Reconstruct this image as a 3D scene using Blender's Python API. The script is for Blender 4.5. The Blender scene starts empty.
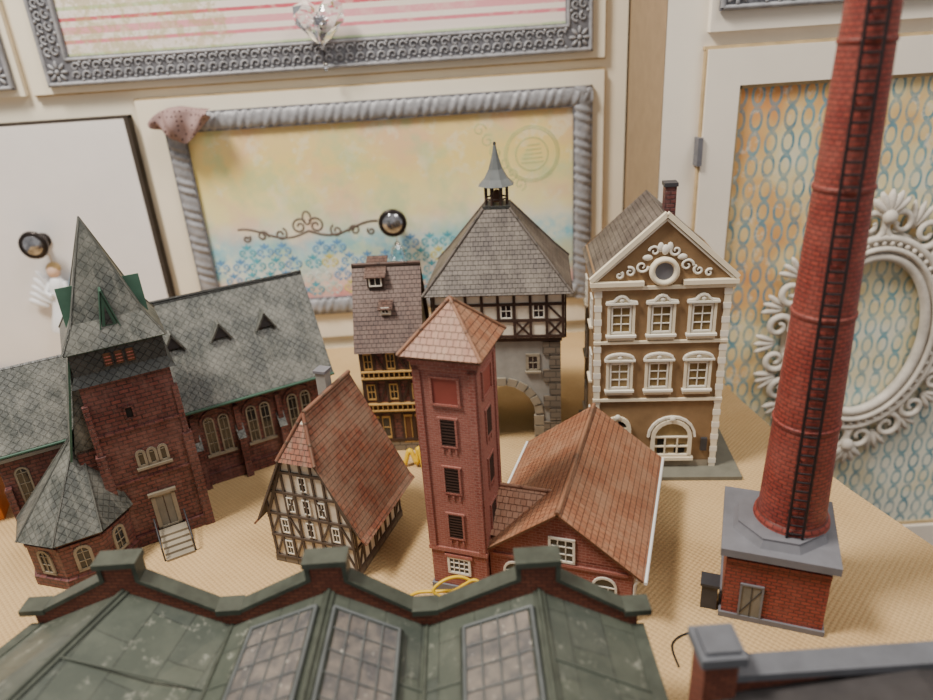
import bpy, math, random
from mathutils import Matrix, Vector
random.seed(3)
S=0.01
R=math.radians
# ------------------------------------------------------------------ builder
class MB:
    def __init__(s,name):
        s.name=name; s.v=[]; s.f=[]; s.fm=[]; s.uv=[]; s.sm=[]; s.mats=[]; s.T=Matrix.Identity(4)
    def mi(s,m):
        if m not in s.mats: s.mats.append(m)
        return s.mats.index(m)
    def on(s,x=0,y=0,z=0,a=0):
        s.T=Matrix.Translation((x,y,z))@Matrix.Rotation(R(a),4,'Z'); return s
    def poly(s,pts,mat,uv=None,smooth=False):
        P=[s.T@Vector(p) for p in pts]
        n=Vector((0,0,0))
        for i in range(len(P)):
            a=P[i]; b=P[(i+1)%len(P)]
            n+=Vector(((a.y-b.y)*(a.z+b.z),(a.z-b.z)*(a.x+b.x),(a.x-b.x)*(a.y+b.y)))
        if n.length<1e-9: n=Vector((0,0,1))
        n.normalize()
        if uv is None:
            h=Vector((0,0,1)).cross(n)
            if h.length<1e-3: h=Vector((1,0,0))
            h.normalize(); w=n.cross(h)
            uv=[(p.dot(h),p.dot(w)) for p in P]
        b=len(s.v); s.v+=P; s.f.append(tuple(range(b,b+len(P)))); s.fm.append(s.mi(mat)); s.uv.append(uv); s.sm.append(smooth)
    def box(s,x0,x1,y0,y1,z0,z1,mat,top=None):
        a=[(x0,y0,z0),(x1,y0,z0),(x1,y1,z0),(x0,y1,z0),(x0,y0,z1),(x1,y0,z1),(x1,y1,z1),(x0,y1,z1)]
        for k,q in enumerate([(0,1,5,4),(1,2,6,5),(2,3,7,6),(3,0,4,7),(4,5,6,7),(3,2,1,0)]):
            s.poly([a[i] for i in q], (top or mat) if k==4 else mat)
    def slab(s,pts,th,mat,edge=None):
        P=[Vector(p) for p in pts]
        n=Vector((0,0,0))
        for i in range(len(P)):
            a=P[i]; b=P[(i+1)%len(P)]
            n+=Vector(((a.y-b.y)*(a.z+b.z),(a.z-b.z)*(a.x+b.x),(a.x-b.x)*(a.y+b.y)))
        n.normalize()
        Q=[p-n*th for p in P]
        s.poly(P,mat); s.poly(list(reversed(Q)),edge or mat)
        for i in range(len(P)):
            j=(i+1)%len(P)
            s.poly([P[i],Q[i],Q[j],P[j]],edge or mat)
    def grid(s,G,mat,cu=False,cv=False,uvf=None,smooth=True):
        nr=len(G); nc=len(G[0]); b=len(s.v)
        for r in G:
            for p in r: s.v.append(s.T@Vector(p))
        k=s.mi(mat)
        for i in range(nr-1 if not cv else nr):
            for j in range(nc if cu else nc-1):
                i2=(i+1)%nr; j2=(j+1)%nc
                s.f.append((b+i*nc+j,b+i*nc+j2,b+i2*nc+j2,b+i2*nc+j)); s.fm.append(k); s.sm.append(smooth)
                if uvf: s.uv.append([uvf(i,j),uvf(i,j+1),uvf(i+1,j+1),uvf(i+1,j)])
                else: s.uv.append([(j,i),(j+1,i),(j+1,i+1),(j,i+1)])
    def lathe(s,prof,mat,seg=24,cx=0,cy=0,smooth=True,rot=0,cap=True):
        G=[]
        for r,z in prof:
            G.append([(cx+r*math.cos(rot+2*math.pi*j/seg),cy+r*math.sin(rot+2*math.pi*j/seg),z) for j in range(seg)])
        rm=max(r for r,z in prof)
        s.grid(G,mat,cu=True,smooth=smooth,uvf=lambda i,j:(2*math.pi*rm*j/seg,prof[i][1]))
        if cap:
            if prof[-1][0]>1e-4: s.poly(G[-1],mat)
            if prof[0][0]>1e-4: s.poly(list(reversed(G[0])),mat)
    def tube(s,path,r,mat,seg=7,closed=False,flat=1.0):
        P=[Vector(p) for p in path]; n=len(P); G=[]
        for i in range(n):
            if closed: d=P[(i+1)%n]-P[i-1]
            else: d=P[min(i+1,n-1)]-P[max(i-1,0)]
            if d.length<1e-9: d=Vector((1,0,0))
            d.normalize()
            up=Vector((0,1,0)) if abs(d.y)<.9 else Vector((0,0,1))
            a=d.cross(up).normalized(); b=a.cross(d).normalized()
            rr=r[i] if isinstance(r,(list,tuple)) else r
            G.append([P[i]+a*rr*math.cos(2*math.pi*j/seg)+b*rr*flat*math.sin(2*math.pi*j/seg) for j in range(seg)])
        s.grid(G,mat,cu=True,cv=closed)
        if not closed:
            s.poly(list(reversed(G[0])),mat); s.poly(G[-1],mat)
    def blob(s,c,r,mat,seg=8,rings=5,M=None):
        T0=s.T
        s.T=T0@Matrix.Translation(c)@(M or Matrix.Identity(4))@Matrix.Diagonal((r[0],r[1],r[2],1))
        G=[]
        for i in range(rings+1):
            t=math.pi*(i/rings)
            t=min(max(t,.02),math.pi-.02)
            G.append([(math.sin(t)*math.cos(2*math.pi*j/seg),math.sin(t)*math.sin(2*math.pi*j/seg),-math.cos(t)) for j in range(seg)])
        s.grid(G,mat,cu=True); s.T=T0
    # wall helpers: local x along wall, -y outward
    def b(s,x0,z0,x1,z1,w,mat,d=.12):
        v=Vector((x1-x0,z1-z0)); L=v.length; v/=L; p=Vector((-v.y,v.x))*w/2
        a=[(x0+p.x,z0+p.y),(x0-p.x,z0-p.y),(x1-p.x,z1-p.y),(x1+p.x,z1+p.y)]
        F=[(q[0],-d,q[1]) for q in a]; B=[(q[0],0.02,q[1]) for q in a]
        s.poly(F,mat)
        for i in range(4):
            j=(i+1)%4; s.poly([F[i],B[i],B[j],F[j]],mat)
    def rect(s,x0,x1,z0,z1,mat,d=.02):
        s.poly([(x0,-d,z0),(x1,-d,z0),(x1,-d,z1),(x0,-d,z1)],mat)
    def win(s,x,z,w,h,fm,gm,cols=2,rows=3,fw=.14,arch=False,mw=.06,d=.12,sill=None,g=.03):
        x0=x-w/2; x1=x+w/2; z1=z+h
        if not arch:
            s.rect(x0,x1,z,z1,gm,g)
            s.b(x0,z,x0,z1,fw,fm,d); s.b(x1,z,x1,z1,fw,fm,d); s.b(x0-fw/2,z,x1+fw/2,z,fw,fm,d); s.b(x0-fw/2,z1,x1+fw/2,z1,fw,fm,d)
            zt=z1
        else:
            zt=z1-w/2
            A=[(x+w/2*math.cos(t),zt+w/2*math.sin(t)) for t in [math.pi*k/10 for k in range(11)]]
            s.poly([(x0,-g,z),(x1,-g,z)]+[(a,-g,c) for a,c in A],gm)
            s.b(x0,z,x0,zt,fw,fm,d); s.b(x1,z,x1,zt,fw,fm,d); s.b(x0-fw/2,z,x1+fw/2,z,fw,fm,d)
            for k in range(10): s.b(A[k][0],A[k][1],A[k+1][0],A[k+1][1],fw,fm,d)
        for k in range(1,cols):
            xx=x0+w*k/cols; s.b(xx,z,xx,z1 if not arch or abs(xx-x)<.01 else zt,mw,fm,d*.8)
        for k in range(1,rows):
            zz=z+(zt-z)*k/rows if arch else z+h*k/rows
            s.b(x0,zz,x1,zz,mw,fm,d*.8)
        if arch: s.b(x0,zt,x1,zt,mw,fm,d*.8)
        if sill: s.box(x0-.2,x1+.2,-.3,0,z-.22,z-.05,sill)
    def done(s,loc=(0,0,0),rot=0,bevel=0):
        me=bpy.data.meshes.new(s.name)
        me.from_pydata([tuple(p*S) for p in s.v],[],s.f)
        for m in s.mats: me.materials.append(m)
        me.polygons.foreach_set('material_index',s.fm)
        me.polygons.foreach_set('use_smooth',s.sm)
        u=me.uv_layers.new(name='UVMap')
        flat=[]
        for q in s.uv:
            for a in q: flat+= [a[0],a[1]]
        u.data.foreach_set('uv',flat)
        me.update()
        o=bpy.data.objects.new(s.name,me); bpy.context.collection.objects.link(o)
        o.location=Vector(loc)*S; o.rotation_euler=(0,0,R(rot))
        return o
# ------------------------------------------------------------------ materials
def C(r,g,b):
    f=lambda c:((c/255+.055)/1.055)**2.4 if c/255>.04045 else c/255/12.92
    return (f(r),f(g),f(b),1)
class NT:
    def __init__(s,name,rough=.6,metal=0,spec=.4):
        s.m=bpy.data.materials.new(name); s.m.use_nodes=True; s.t=s.m.node_tree
        s.b=s.t.nodes['Principled BSDF']; s.b.inputs['Roughness'].default_value=rough; s.b.inputs['Metallic'].default_value=metal
        s.b.inputs['Specular IOR Level'].default_value=spec
    def n(s,ty,**k):
        q=s.t.nodes.new(ty)
        for a,v in k.items(): setattr(q,a,v)
        return q
    def l(s,a,b): s.t.links.new(a,b)
    def put(s,sock,v):
        if isinstance(v,bpy.types.NodeSocket): s.l(v,sock)
        else: sock.default_value=v
    def uv(s): return s.n('ShaderNodeTexCoord').outputs['UV']
    def obj(s,sc=100):
        tc=s.n('ShaderNodeTexCoord'); mp=s.n('ShaderNodeMapping'); mp.inputs['Scale'].default_value=(sc,sc,sc)
        s.l(tc.outputs['Object'],mp.inputs[0]); return mp.outputs[0]
    def map(s,v,scale=(1,1,1),rot=(0,0,0),loc=(0,0,0)):
        mp=s.n('ShaderNodeMapping'); mp.inputs['Scale'].default_value=scale; mp.inputs['Rotation'].default_value=rot; mp.inputs['Location'].default_value=loc
        s.l(v,mp.inputs[0]); return mp.outputs[0]
    def noise(s,v,sc,det=3,ro=.6):
        q=s.n('ShaderNodeTexNoise'); q.inputs['Scale'].default_value=sc; q.inputs['Detail'].default_value=det; q.inputs['Roughness'].default_value=ro
        s.l(v,q.inputs['Vector']); return q.outputs['Fac']
    def M(s,op,a,b=0,c=0):
        q=s.n('ShaderNodeMath',operation=op); s.put(q.inputs[0],a); s.put(q.inputs[1],b); s.put(q.inputs[2],c); return q.outputs[0]
    def ramp(s,f,stops,interp='LINEAR'):
        q=s.n('ShaderNodeValToRGB'); q.color_ramp.interpolation=interp; e=q.color_ramp.elements
        while len(e)<len(stops): e.new(.5)
        for i,(p,c) in enumerate(stops):
            e[i].position=p; e[i].color=c if not isinstance(c,(int,float)) else (c,c,c,1)
        s.l(f,q.inputs[0]); return q.outputs[0]
    def mix(s,f,a,b,ty='MIX'):
        q=s.n('ShaderNodeMix',data_type='RGBA',blend_type=ty); s.put(q.inputs[0],f); s.put(q.inputs[6],a); s.put(q.inputs[7],b); return q.outputs[2]
    def bump(s,h,st=.5,dist=.0005):
        q=s.n('ShaderNodeBump'); q.inputs['Strength'].default_value=st; q.inputs['Distance'].default_value=dist
        s.l(h,q.inputs['Height']); s.l(q.outputs[0],s.b.inputs['Normal'])
    def dust(s,c,v,col,amt,sc=.35):
        f=s.ramp(s.noise(s.map(v,loc=(13,7,0)),sc,6,.7),[(.44,0.0),(.64,1.0)])
        g=s.ramp(s.noise(s.map(v,scale=(2.4,.3,1),loc=(3,1,0)),1.0,5,.7),[(.48,0.0),(.66,1.0)])
        c=s.mix(s.M('MULTIPLY',f,amt),c,col)
        return s.mix(s.M('MULTIPLY',g,amt*.7),c,col)
    def col(s,c): s.put(s.b.inputs['Base Color'],c); return s.m
def k(c,f): return (c[0]*f,c[1]*f,c[2]*f,1)
def plain(name,c,rough=.55,metal=0,var=.25,sc=.8,bump=0,spec=.4,bsc=6):
    t=NT(name,rough,metal,spec); o=t.obj()
    f=t.ramp(t.noise(o,sc,4),[(.3,0.0),(.7,1.0)])
    if bump: t.bump(t.noise(o,bsc,3),bump,.0006)
    return t.col(t.mix(f,k(c,1-var),k(c,1+var*.35)))
def brick(name,c1,c2,mo,bw,bh,ms=.03,rot=0,off=.5,rough=.7,bump=.6,var=.35,dirt=None,nsc=.6,dust=None):
    t=NT(name,rough); u=t.uv(); u2=t.map(u,rot=(0,0,R(rot))) if rot else u
    q=t.n('ShaderNodeTexBrick'); q.offset=off
    q.inputs['Scale'].default_value=1; q.inputs['Brick Width'].default_value=bw; q.inputs['Row Height'].default_value=bh
    q.inputs['Mortar Size'].default_value=ms; q.inputs['Mortar Smooth'].default_value=.3; q.inputs['Bias'].default_value=0
    q.inputs['Color1'].default_value=c1; q.inputs['Color2'].default_value=c2; q.inputs['Mortar'].default_value=mo
    t.l(u2,q.inputs['Vector'])
    f=t.ramp(t.noise(u,nsc,4),[(.3,0.0),(.7,1.0)])
    c=t.mix(t.M('MULTIPLY',f,var),q.outputs['Color'],dirt or k(c1,.4))
    if dust: c=t.dust(c,u,dust[0],dust[1])
    h=t.M('SUBTRACT',t.M('MULTIPLY',t.noise(u,5,2),.4),q.outputs['Fac'])
    t.bump(h,bump,.0006)
    return t.col(c)
def tiles(name,c1,c2,mo,bw,bh,rough=.6,dirt=None,var=.4,bump=.9,dust=None):
    t=NT(name,rough); u=t.uv()
    q=t.n('ShaderNodeTexBrick'); q.offset=.5
    q.inputs['Scale'].default_value=1; q.inputs['Brick Width'].default_value=bw; q.inputs['Row Height'].default_value=bh
    q.inputs['Mortar Size'].default_value=.028; q.inputs['Mortar Smooth'].default_value=.5
    q.inputs['Color1'].default_value=c1; q.inputs['Color2'].default_value=c2; q.inputs['Mortar'].default_value=mo
    t.l(u,q.inputs['Vector'])
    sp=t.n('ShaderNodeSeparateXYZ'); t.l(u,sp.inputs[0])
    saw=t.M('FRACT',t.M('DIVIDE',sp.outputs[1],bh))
    f=t.ramp(t.noise(u,.5,4),[(.3,0.0),(.7,1.0)])
    c=t.mix(t.M('MULTIPLY',f,var),q.outputs['Color'],dirt or k(c1,.4))
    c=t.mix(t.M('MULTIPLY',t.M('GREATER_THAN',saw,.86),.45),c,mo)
    if dust: c=t.dust(c,u,dust[0],dust[1])
    t.bump(t.M('SUBTRACT',t.M('MULTIPLY',saw,-1.2),q.outputs['Fac']),bump,.0007)
    return t.col(c)
# palette
m_fbrick=brick('fire_brick',C(150,82,72),C(132,68,60),C(164,120,108),.5,.22,.028,var=.25,dust=(C(164,116,104),.35))
m_fpanel=brick('fire_brick_panel',C(164,100,88),C(150,86,76),C(172,128,116),.4,.17,.02,var=.2)
m_cbrick=brick('church_brick',C(116,64,60),C(88,50,50),C(54,40,42),.7,.34,.05,rough=.45,bump=1,dust=(C(142,106,100),.4))
m_chbrick=brick('chimney_brick',C(152,66,54),C(130,52,46),C(84,44,40),.6,.27,.04,rough=.5,bump=1,var=.25,dust=(C(160,96,84),.3))
m_tileo=tiles('roof_tile_orange',C(158,106,76),C(142,90,64),C(86,54,42),.42,.46,rough=.5,dirt=C(120,80,58),dust=(C(166,136,110),.45))
m_tilel=tiles('roof_tile_light',C(182,134,108),C(166,116,90),C(114,72,54),.42,.46,rough=.5,dust=(C(195,160,135),.4))
m_tiler=tiles('roof_tile_red',C(152,86,60),C(132,70,52),C(66,42,36),.42,.4,rough=.42,dirt=C(92,70,56),var=.75,dust=(C(146,124,104),.6))
m_tiled=tiles('roof_tile_dark',C(100,90,84),C(82,72,68),C(40,36,34),.45,.42,rough=.5,dirt=C(66,58,50),var=.6,dust=(C(132,122,110),.5))
m_tileb=tiles('roof_tile_brown',C(106,80,70),C(84,62,56),C(44,34,32),.42,.4,rough=.5,dust=(C(126,106,96),.45))
m_slate=brick('church_slate',C(92,94,90),C(78,80,78),C(48,50,48),.46,.46,.035,rot=45,off=0,rough=.38,bump=1,dirt=C(54,58,52),var=.75,dust=(C(146,144,134),.45))
m_slated=brick('church_slate_dark',C(62,64,63),C(50,52,52),C(26,28,28),.46,.46,.04,rot=45,off=0,rough=.4,bump=1,dust=(C(96,96,92),.3))
m_verd=plain('verdigris_trim',C(60,92,76),.5)
m_stone=brick('stone_blocks',C(128,116,100),C(108,98,86),C(70,64,58),1.1,.6,.05,rough=.8,dirt=C(92,86,78))
m_plast=plain('plaster_cream',C(224,214,194),.7,var=.2)
m_plastg=plain('plaster_grey',C(150,148,142),.8,var=.2)
m_timb=plain('timber_dark',C(62,44,36),.6)
m_timg=plain('timber_grey_brown',C(88,76,68),.6)
m_wht=plain('window_white',C(230,224,210),.5,var=.06)
m_cream=plain('trim_cream',C(230,218,192),.5,var=.08)
m_yel=plain('window_tan_frame',C(178,142,86),.5,var=.1)
m_glass=plain('model_glass_dark',C(34,36,40),.12,var=.3,spec=.7)
m_glasl=plain('model_glass_lit',C(132,112,76),.15,var=.5,spec=.7,sc=.5)
m_khaki=plain('facade_khaki',C(140,112,80),.7,var=.2)
m_grey=plain('grey_slab',C(114,114,120),.55,var=.15)
m_pave=plain('grey_pavement',C(112,110,98),.8,var=.2)
m_dkred=plain('door_red',C(146,72,62),.6,var=.1)
m_louv=plain('louver_dark',C(62,42,36),.6)
m_gdoor=plain('door_grey_metal',C(120,116,106),.5)
m_wood=plain('door_brown',C(96,62,40),.6)
m_ladder=plain('ladder_dark_metal',C(34,24,26),.45)
m_bstone=plain('stone_trim',C(146,136,118),.7)
m_white=plain('white_gutter',C(225,225,222),.5,var=.05)
m_dark=plain('shadow_inside',C(24,22,20),.9)
m_dgrey=plain('dark_grey_plastic',C(58,58,62),.5)
def shed_mat():
    t=NT('shed_roof_sheet',.38,0,.5); u=t.uv()
    q=t.n('ShaderNodeTexBrick'); q.offset=.5
    for a,v in (('Scale',1),('Brick Width',4.2),('Row Height',2.1),('Mortar Size',.03),('Mortar Smooth',.2)): q.inputs[a].default_value=v
    q.inputs['Color1'].default_value=C(74,80,70); q.inputs['Color2'].default_value=C(66,72,66); q.inputs['Mortar'].default_value=C(42,46,42)
    t.l(u,q.inputs['Vector'])
    f=t.ramp(t.noise(u,.5,5,.65),[(.42,0.0),(.75,1.0)])
    t.bump(t.M('SUBTRACT',t.M('MULTIPLY',t.noise(u,1.5,3),.3),q.outputs['Fac']),.5,.0005)
    c=t.mix(t.M('MULTIPLY',f,.45),q.outputs['Color'],C(106,110,98))
    sp=t.ramp(t.noise(t.map(u,loc=(3,9,0)),.9,6,.75),[(.57,0.0),(.68,1.0)])
    return t.col(t.mix(t.M('MULTIPLY',sp,.55),c,C(168,168,154)))
m_shed=shed_mat()
m_cop=plain('shed_coping',C(72,77,68),.4,var=.35,sc=1.2)
m_sbrick=brick('shed_brick',C(142,82,62),C(122,68,54),C(78,52,44),.55,.24,.03)
def skyglass():
    t=NT('skylight_glass',.18,0,.6); o=t.obj()
    f=t.ramp(t.noise(o,1.1,4),[(.35,0.0),(.75,1.0)])
    c=t.mix(f,C(78,78,80),C(130,120,110))
    sp=t.ramp(t.noise(t.map(o,loc=(3,9,0)),3.2,3,.6),[(.66,0.0),(.72,1.0)])
    return t.col(t.mix(t.M('MULTIPLY',sp,.6),c,C(210,204,190)))
m_sky=skyglass()
m_skf=plain('skylight_frame',C(94,98,98),.4)

# ------------------------------------------------------------------ LOCOMOTIVE SHED
def shed():
    m=MB('model_locomotive_shed')
    back=[(-25.7,31.3,'V'),(-19.9,30.8,'P'),(-14.2,30.3,'V'),(-8.3,29.8,'P'),(-3.2,29.3,'V'),(2.95,28.75,'P'),(8.15,28.3,'V')]
    front=[(-36,10),(-27.5,10),(-15.2,10),(-8.8,10),(-3.3,10),(2.7,10),(8,10)]
    zr=dict(P=8.9,V=6.4)
    prof=[]
    for i,(x,y,t) in enumerate(back):
        if t=='V': 
            for dx in ((0,.6) if i==0 else (-.6,0) if i==6 else (-.6,.6)): prof.append((x+dx,7.3))
        else:
            prof+= [(x-1.0,9.6),(x-1.0,10.6),(x+1.0,10.6),(x+1.0,9.6)]
    yl=lambda x:28.3+(8.15-x)*.09
    for a,b in zip(prof,prof[1:]):
        if abs(a[0]-b[0])>1e-3:
            y0=yl(a[0]); y1=yl(b[0])
            for d,rv in ((-.4,False),(.4,True)):
                q=[(a[0],y0+d,0),(b[0],y1+d,0),(b[0],y1+d,b[1]),(a[0],y0+d,a[1])]
                m.poly(q[::-1] if rv else q,m_sbrick)
        w=.5; h=.26
        x0,z0=a; x1,z1=b
        if abs(x0-x1)<1e-3:
            zz0,zz1=min(z0,z1),max(z0,z1)
            s_=-1 if z1>z0 else 1
            xa,xb=(x0-.15,x0+.1) if s_<0 else (x0-.1,x0+.15)
            m.box(xa,xb,yl(x0)-w,yl(x0)+w,zz0,zz1+.26,m_cop)
        else:
            e=.08
            y0=yl(x0);y1=yl(x1)
            T=[(x0-e,y0-w,z0+h),(x1+e,y1-w,z1+h),(x1+e,y1+w,z1+h),(x0-e,y0+w,z0+h)]
            B=[(p[0],p[1],p[2]-h) for p in T]
            m.poly(T,m_cop)
            for i in range(4):
                j=(i+1)%4; m.poly([T[i],B[i],B[j],T[j]],m_cop)
    for x,y,t in back:
        if t=='V': m.box(x-.7,x+.7,y-.58,y+.58,7.3,7.66,m_cop)
        else: m.box(x-1.2,x+1.2,y-.62,y+.62,10.65,11.0,m_cop)
    def pt(i,tt,dz=0):
        bx,by,ty=back[i]; fx,fy=front[i]
        by=by-.4
        f=tt/(by-fy)
        return Vector((bx+(fx-bx)*f,by+(fy-by)*f,zr[ty]+dz))
    def L(i,sx,tt,dz=0):
        return pt(i,tt,dz).lerp(pt(i+1,tt,dz),sx)
    for i in range(6):
        D0=18
        a,b,c,d=L(i,0,0),L(i,1,0),L(i,1,D0),L(i,0,D0)
        m.poly([d,c,b,a],m_shed)
        for tt in (4.3,8.7,13):
            p=L(i,0,tt,.03);q=L(i,1,tt,.03)
            m.tube([p,q],.06,m_shed,5)
        m.poly([(d.x,d.y,0),(c.x,c.y,0),tuple(c),tuple(d)],m_sbrick)
    for i in (1,3,5):
        a=pt(i,0,.12); c=pt(i,18,.12)
        n=Vector((.3,0,-.12))
        m.slab([c-n-Vector((0,0,.24)),c,a,a-n-Vector((0,0,.24))],.1,m_cop)
        m.slab([c,c+n,a+n,a],.1,m_cop)
        m.tube([a,c],.12,m_cop,6)
    for i in (0,6):
        a=pt(i,0); c=pt(i,18)
        s_=-1 if i==0 else 1
        m.poly([(a.x,a.y,0),(c.x,c.y,0),tuple(c),tuple(a)][::s_],m_sbrick)
        m.slab([c+Vector((-.35,0,.2)),c+Vector((.35,0,.2)),a+Vector((.35,0,.2)),a+Vector((-.35,0,.2))],.3,m_cop)
    for i in (2,4):
        a=pt(i,0,.02); c=pt(i,18,.02)
        m.tube([a,c],.15,m_cop,6)
    def sky(i,s0,s1,t0,t1):
        P=lambda s_,t_,z:tuple(L(i,s_,t_,z))
        m.poly([P(s0,t1,.28),P(s1,t1,.28),P(s1,t0,.28),P(s0,t0,.28)],m_sky)
        for (a,b) in (((s0,t0),(s1,t0)),((s1,t0),(s1,t1)),((s1,t1),(s0,t1)),((s0,t1),(s0,t0))):
            A=Vector(P(a[0],a[1],.2));B=Vector(P(b[0],b[1],.2))
            m.tube([A,B],.22,m_cop,4); 
            m.tube([A+Vector((0,0,.12)),B+Vector((0,0,.12))],.12,m_skf,4)
        nc=4
        for q in range(1,nc):
            ss=s0+(s1-s0)*q/nc; m.tube([P(ss,t0,.32),P(ss,t1,.32)],.05,m_skf,4)
        nr=int((t1-t0)/1.3)
        for q in range(1,nr):
            ts=t0+(t1-t0)*q/nr; m.tube([P(s0,ts,.32),P(s1,ts,.32)],.045,m_skf,4)
    sky(2,.28,.92,1.2,12); sky(3,.1,.74,1.2,12); sky(4,.34,.92,1.2,12)
    m.done()
shed()
def workshop():
    m=MB('model_workshop'); wb=plain('workshop_roof_dark',C(60,56,56),.6,var=.3); gc=plain('workshop_coping',C(100,102,108),.5,var=.2)
    m.box(10,28,22.2,22.9,0,8.9,m_sbrick); m.box(9.6,28.3,21.95,23.15,8.9,9.3,gc)
    m.box(9.5,11.0,21.9,23.4,0,10.2,m_sbrick); m.box(9.25,11.25,21.65,23.65,10.2,10.7,gc); m.box(9.5,11.0,21.9,23.4,10.7,10.9,gc)
    m.slab([(10,22.2,7.9),(10,12,7.9),(19,12,9.0),(19,22.2,9.0)],.2,wb)
    m.slab([(19,22.2,9.0),(19,12,9.0),(28,12,7.9),(28,22.2,7.9)],.2,wb)
    m.box(10,10.4,12,22.2,0,7.8,m_sbrick); m.box(27.4,27.8,12,22.2,0,7.8,m_sbrick); m.box(10,27.8,12.1,12.5,0,7.8,m_sbrick)
    m.done()
workshop()
# ------------------------------------------------------------------ FIRE STATION
def fire():
    m=MB('model_fire_station')
    hw,hd=4.75,6.8
    m.box(-hw,hw,-hd,hd,0,4.3,m_fbrick)
    zr=8.1; ze=3.9; ew=5.5
    for y,rv in ((-hd,0),(hd,1)):
        q=[(-hw,y,4.2),(hw,y,4.2),(0,y,zr-.2)]
        m.poly(q[::-1] if rv else q,m_fbrick)
    yd=hd+.45
    m.slab([(-ew,yd,ze),(-ew,-yd,ze),(0,-yd,zr),(0,yd,zr)],.16,m_tileo,m_wood)
    m.slab([(ew,-yd,ze),(ew,yd,ze),(0,yd,zr),(0,-yd,zr)],.16,m_tileo,m_wood)
    m.tube([(0,-yd,zr+.02),(0,yd,zr+.02)],.17,m_tileo,6)
    m.tube([(ew+.1,-yd,ze-.12),(ew+.1,yd,ze-.12)],.13,m_white,6); m.tube([(-ew-.1,-yd,ze-.12),(-ew-.1,yd,ze-.12)],.13,m_white,6)
    m.tube([(ew-.3,-yd+.3,ze-.2),(hw+.15,-hd+.1,ze-.9),(hw+.15,-hd+.1,0)],.1,m_white,6)
    m.box(-hw-.1,hw+.1,-hd-.1,hd+.1,0,.5,m_grey)
    m.on(0,-hd)
    for x in (-3,0,3): m.win(x,1.2,1.5,2.1,m_wht,m_glass,3,3,arch=True)
    m.win(.2,4.1,1.6,1.8,m_wht,m_glass,3,3,fw=.16)
    m.b(-4.5,3.8,4.5,3.8,.2,m_fpanel,.12)
    m.on(hw,0,0,90)
    for x in (-4.5,-1.5,1.5,4.5): m.win(x,1,1.6,2.2,m_wht,m_glass,3,3,arch=True)
    m.on()
    m.slab([(-5.1,-6.2,4.7),(-1.0,-6.2,4.7),(-1.0,-3.6,7.1),(-5.1,-3.6,7.1)],.15,m_tilel,m_wood)
    m.slab([(-1.0,-1,4.7),(-5.1,-1,4.7),(-5.1,-3.6,7.1),(-1.0,-3.6,7.1)],.15,m_tilel,m_wood)
    m.tube([(-5.1,-3.6,7.12),(-1.0,-3.6,7.12)],.14,m_tilel,6)
    cx,cy=-6.85,-5.3; w=1.98
    TT=Matrix.Translation((cx,cy,0))
    m.T=TT
    m.box(-w,w,-w,w,0,18.4,m_fbrick)
    m.box(-w-.15,w+.15,-w-.15,w+.15,0,.7,m_grey)
    m.box(-w-.12,w+.12,-w-.12,w+.12,3.7,4.0,m_fpanel)
    m.box(-w-.12,w+.12,-w-.12,w+.12,17.8,18.1,m_fbrick); m.box(-w-.25,w+.25,-w-.25,w+.25,18.1,18.5,m_fbrick)
    for a in (0,90,180,270):
        m.T=TT@Matrix.Rotation(R(a),4,'Z')@Matrix.Translation((0,-w,0))
        m.rect(-w+.4,w-.4,4,17.6,m_fpanel,.012)
        m.b(-w+.22,4,-w+.22,17.8,.44,m_fbrick,.12); m.b(w-.22,4,w-.22,17.8,.44,m_fbrick,.12); m.b(-w,17.7,w,17.7,.4,m_fbrick,.12)
        m.rect(-.85,.85,15.3,17.0,m_dkred,.05)
        for q in ((-.9,15.2,-.9,17.1),(.9,15.2,.9,17.1),(-1.0,15.2,1.0,15.2),(-1.0,17.1,1.0,17.1)): m.b(*q,.14,m_fpanel,.15)
        for zc in (13.2,9.6,5.9):
            m.rect(-.52,.52,zc-1,zc+1,m_dark,.03)
            for q in range(9): m.b(-.52,zc-.9+q*.225,.52,zc-.9+q*.225,.1,m_louv,.1)
            for q in ((-.54,zc-1,-.54,zc+1),(.54,zc-1,.54,zc+1),(-.62,zc-1,.62,zc-1),(-.67,zc+1.05,.67,zc+1.05)): m.b(*q,.12,m_fpanel,.12)
            for q in range(3): m.b(-.45+q*.45,zc-1.5,-.45+q*.45,zc-1.15,.13,m_fpanel,.1)
        m.win(0,1.9,1.5,1.3,m_wht,m_glass,4,3,fw=.16)
        m.b(-1.0,3.35,1.0,3.35,.22,m_fpanel,.14)
    e=2.65; z0=18.6; z1=21.5
    for a in range(4):
        m.T=TT@Matrix.Rotation(R(90*a),4,'Z')
        m.slab([(-e,-e,z0),(e,-e,z0),(0,0,z1)],.15,m_tileo)
        m.tube([(-e,-e,z0+.02),(0,0,z1+.02)],.12,m_tileo,6)
    m.T=TT
    m.box(-e+.1,e-.1,-e+.1,e-.1,z0-.2,z0-.06,m_wood)
    m.done((7.45,42.4,0),-20)
fire()
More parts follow.
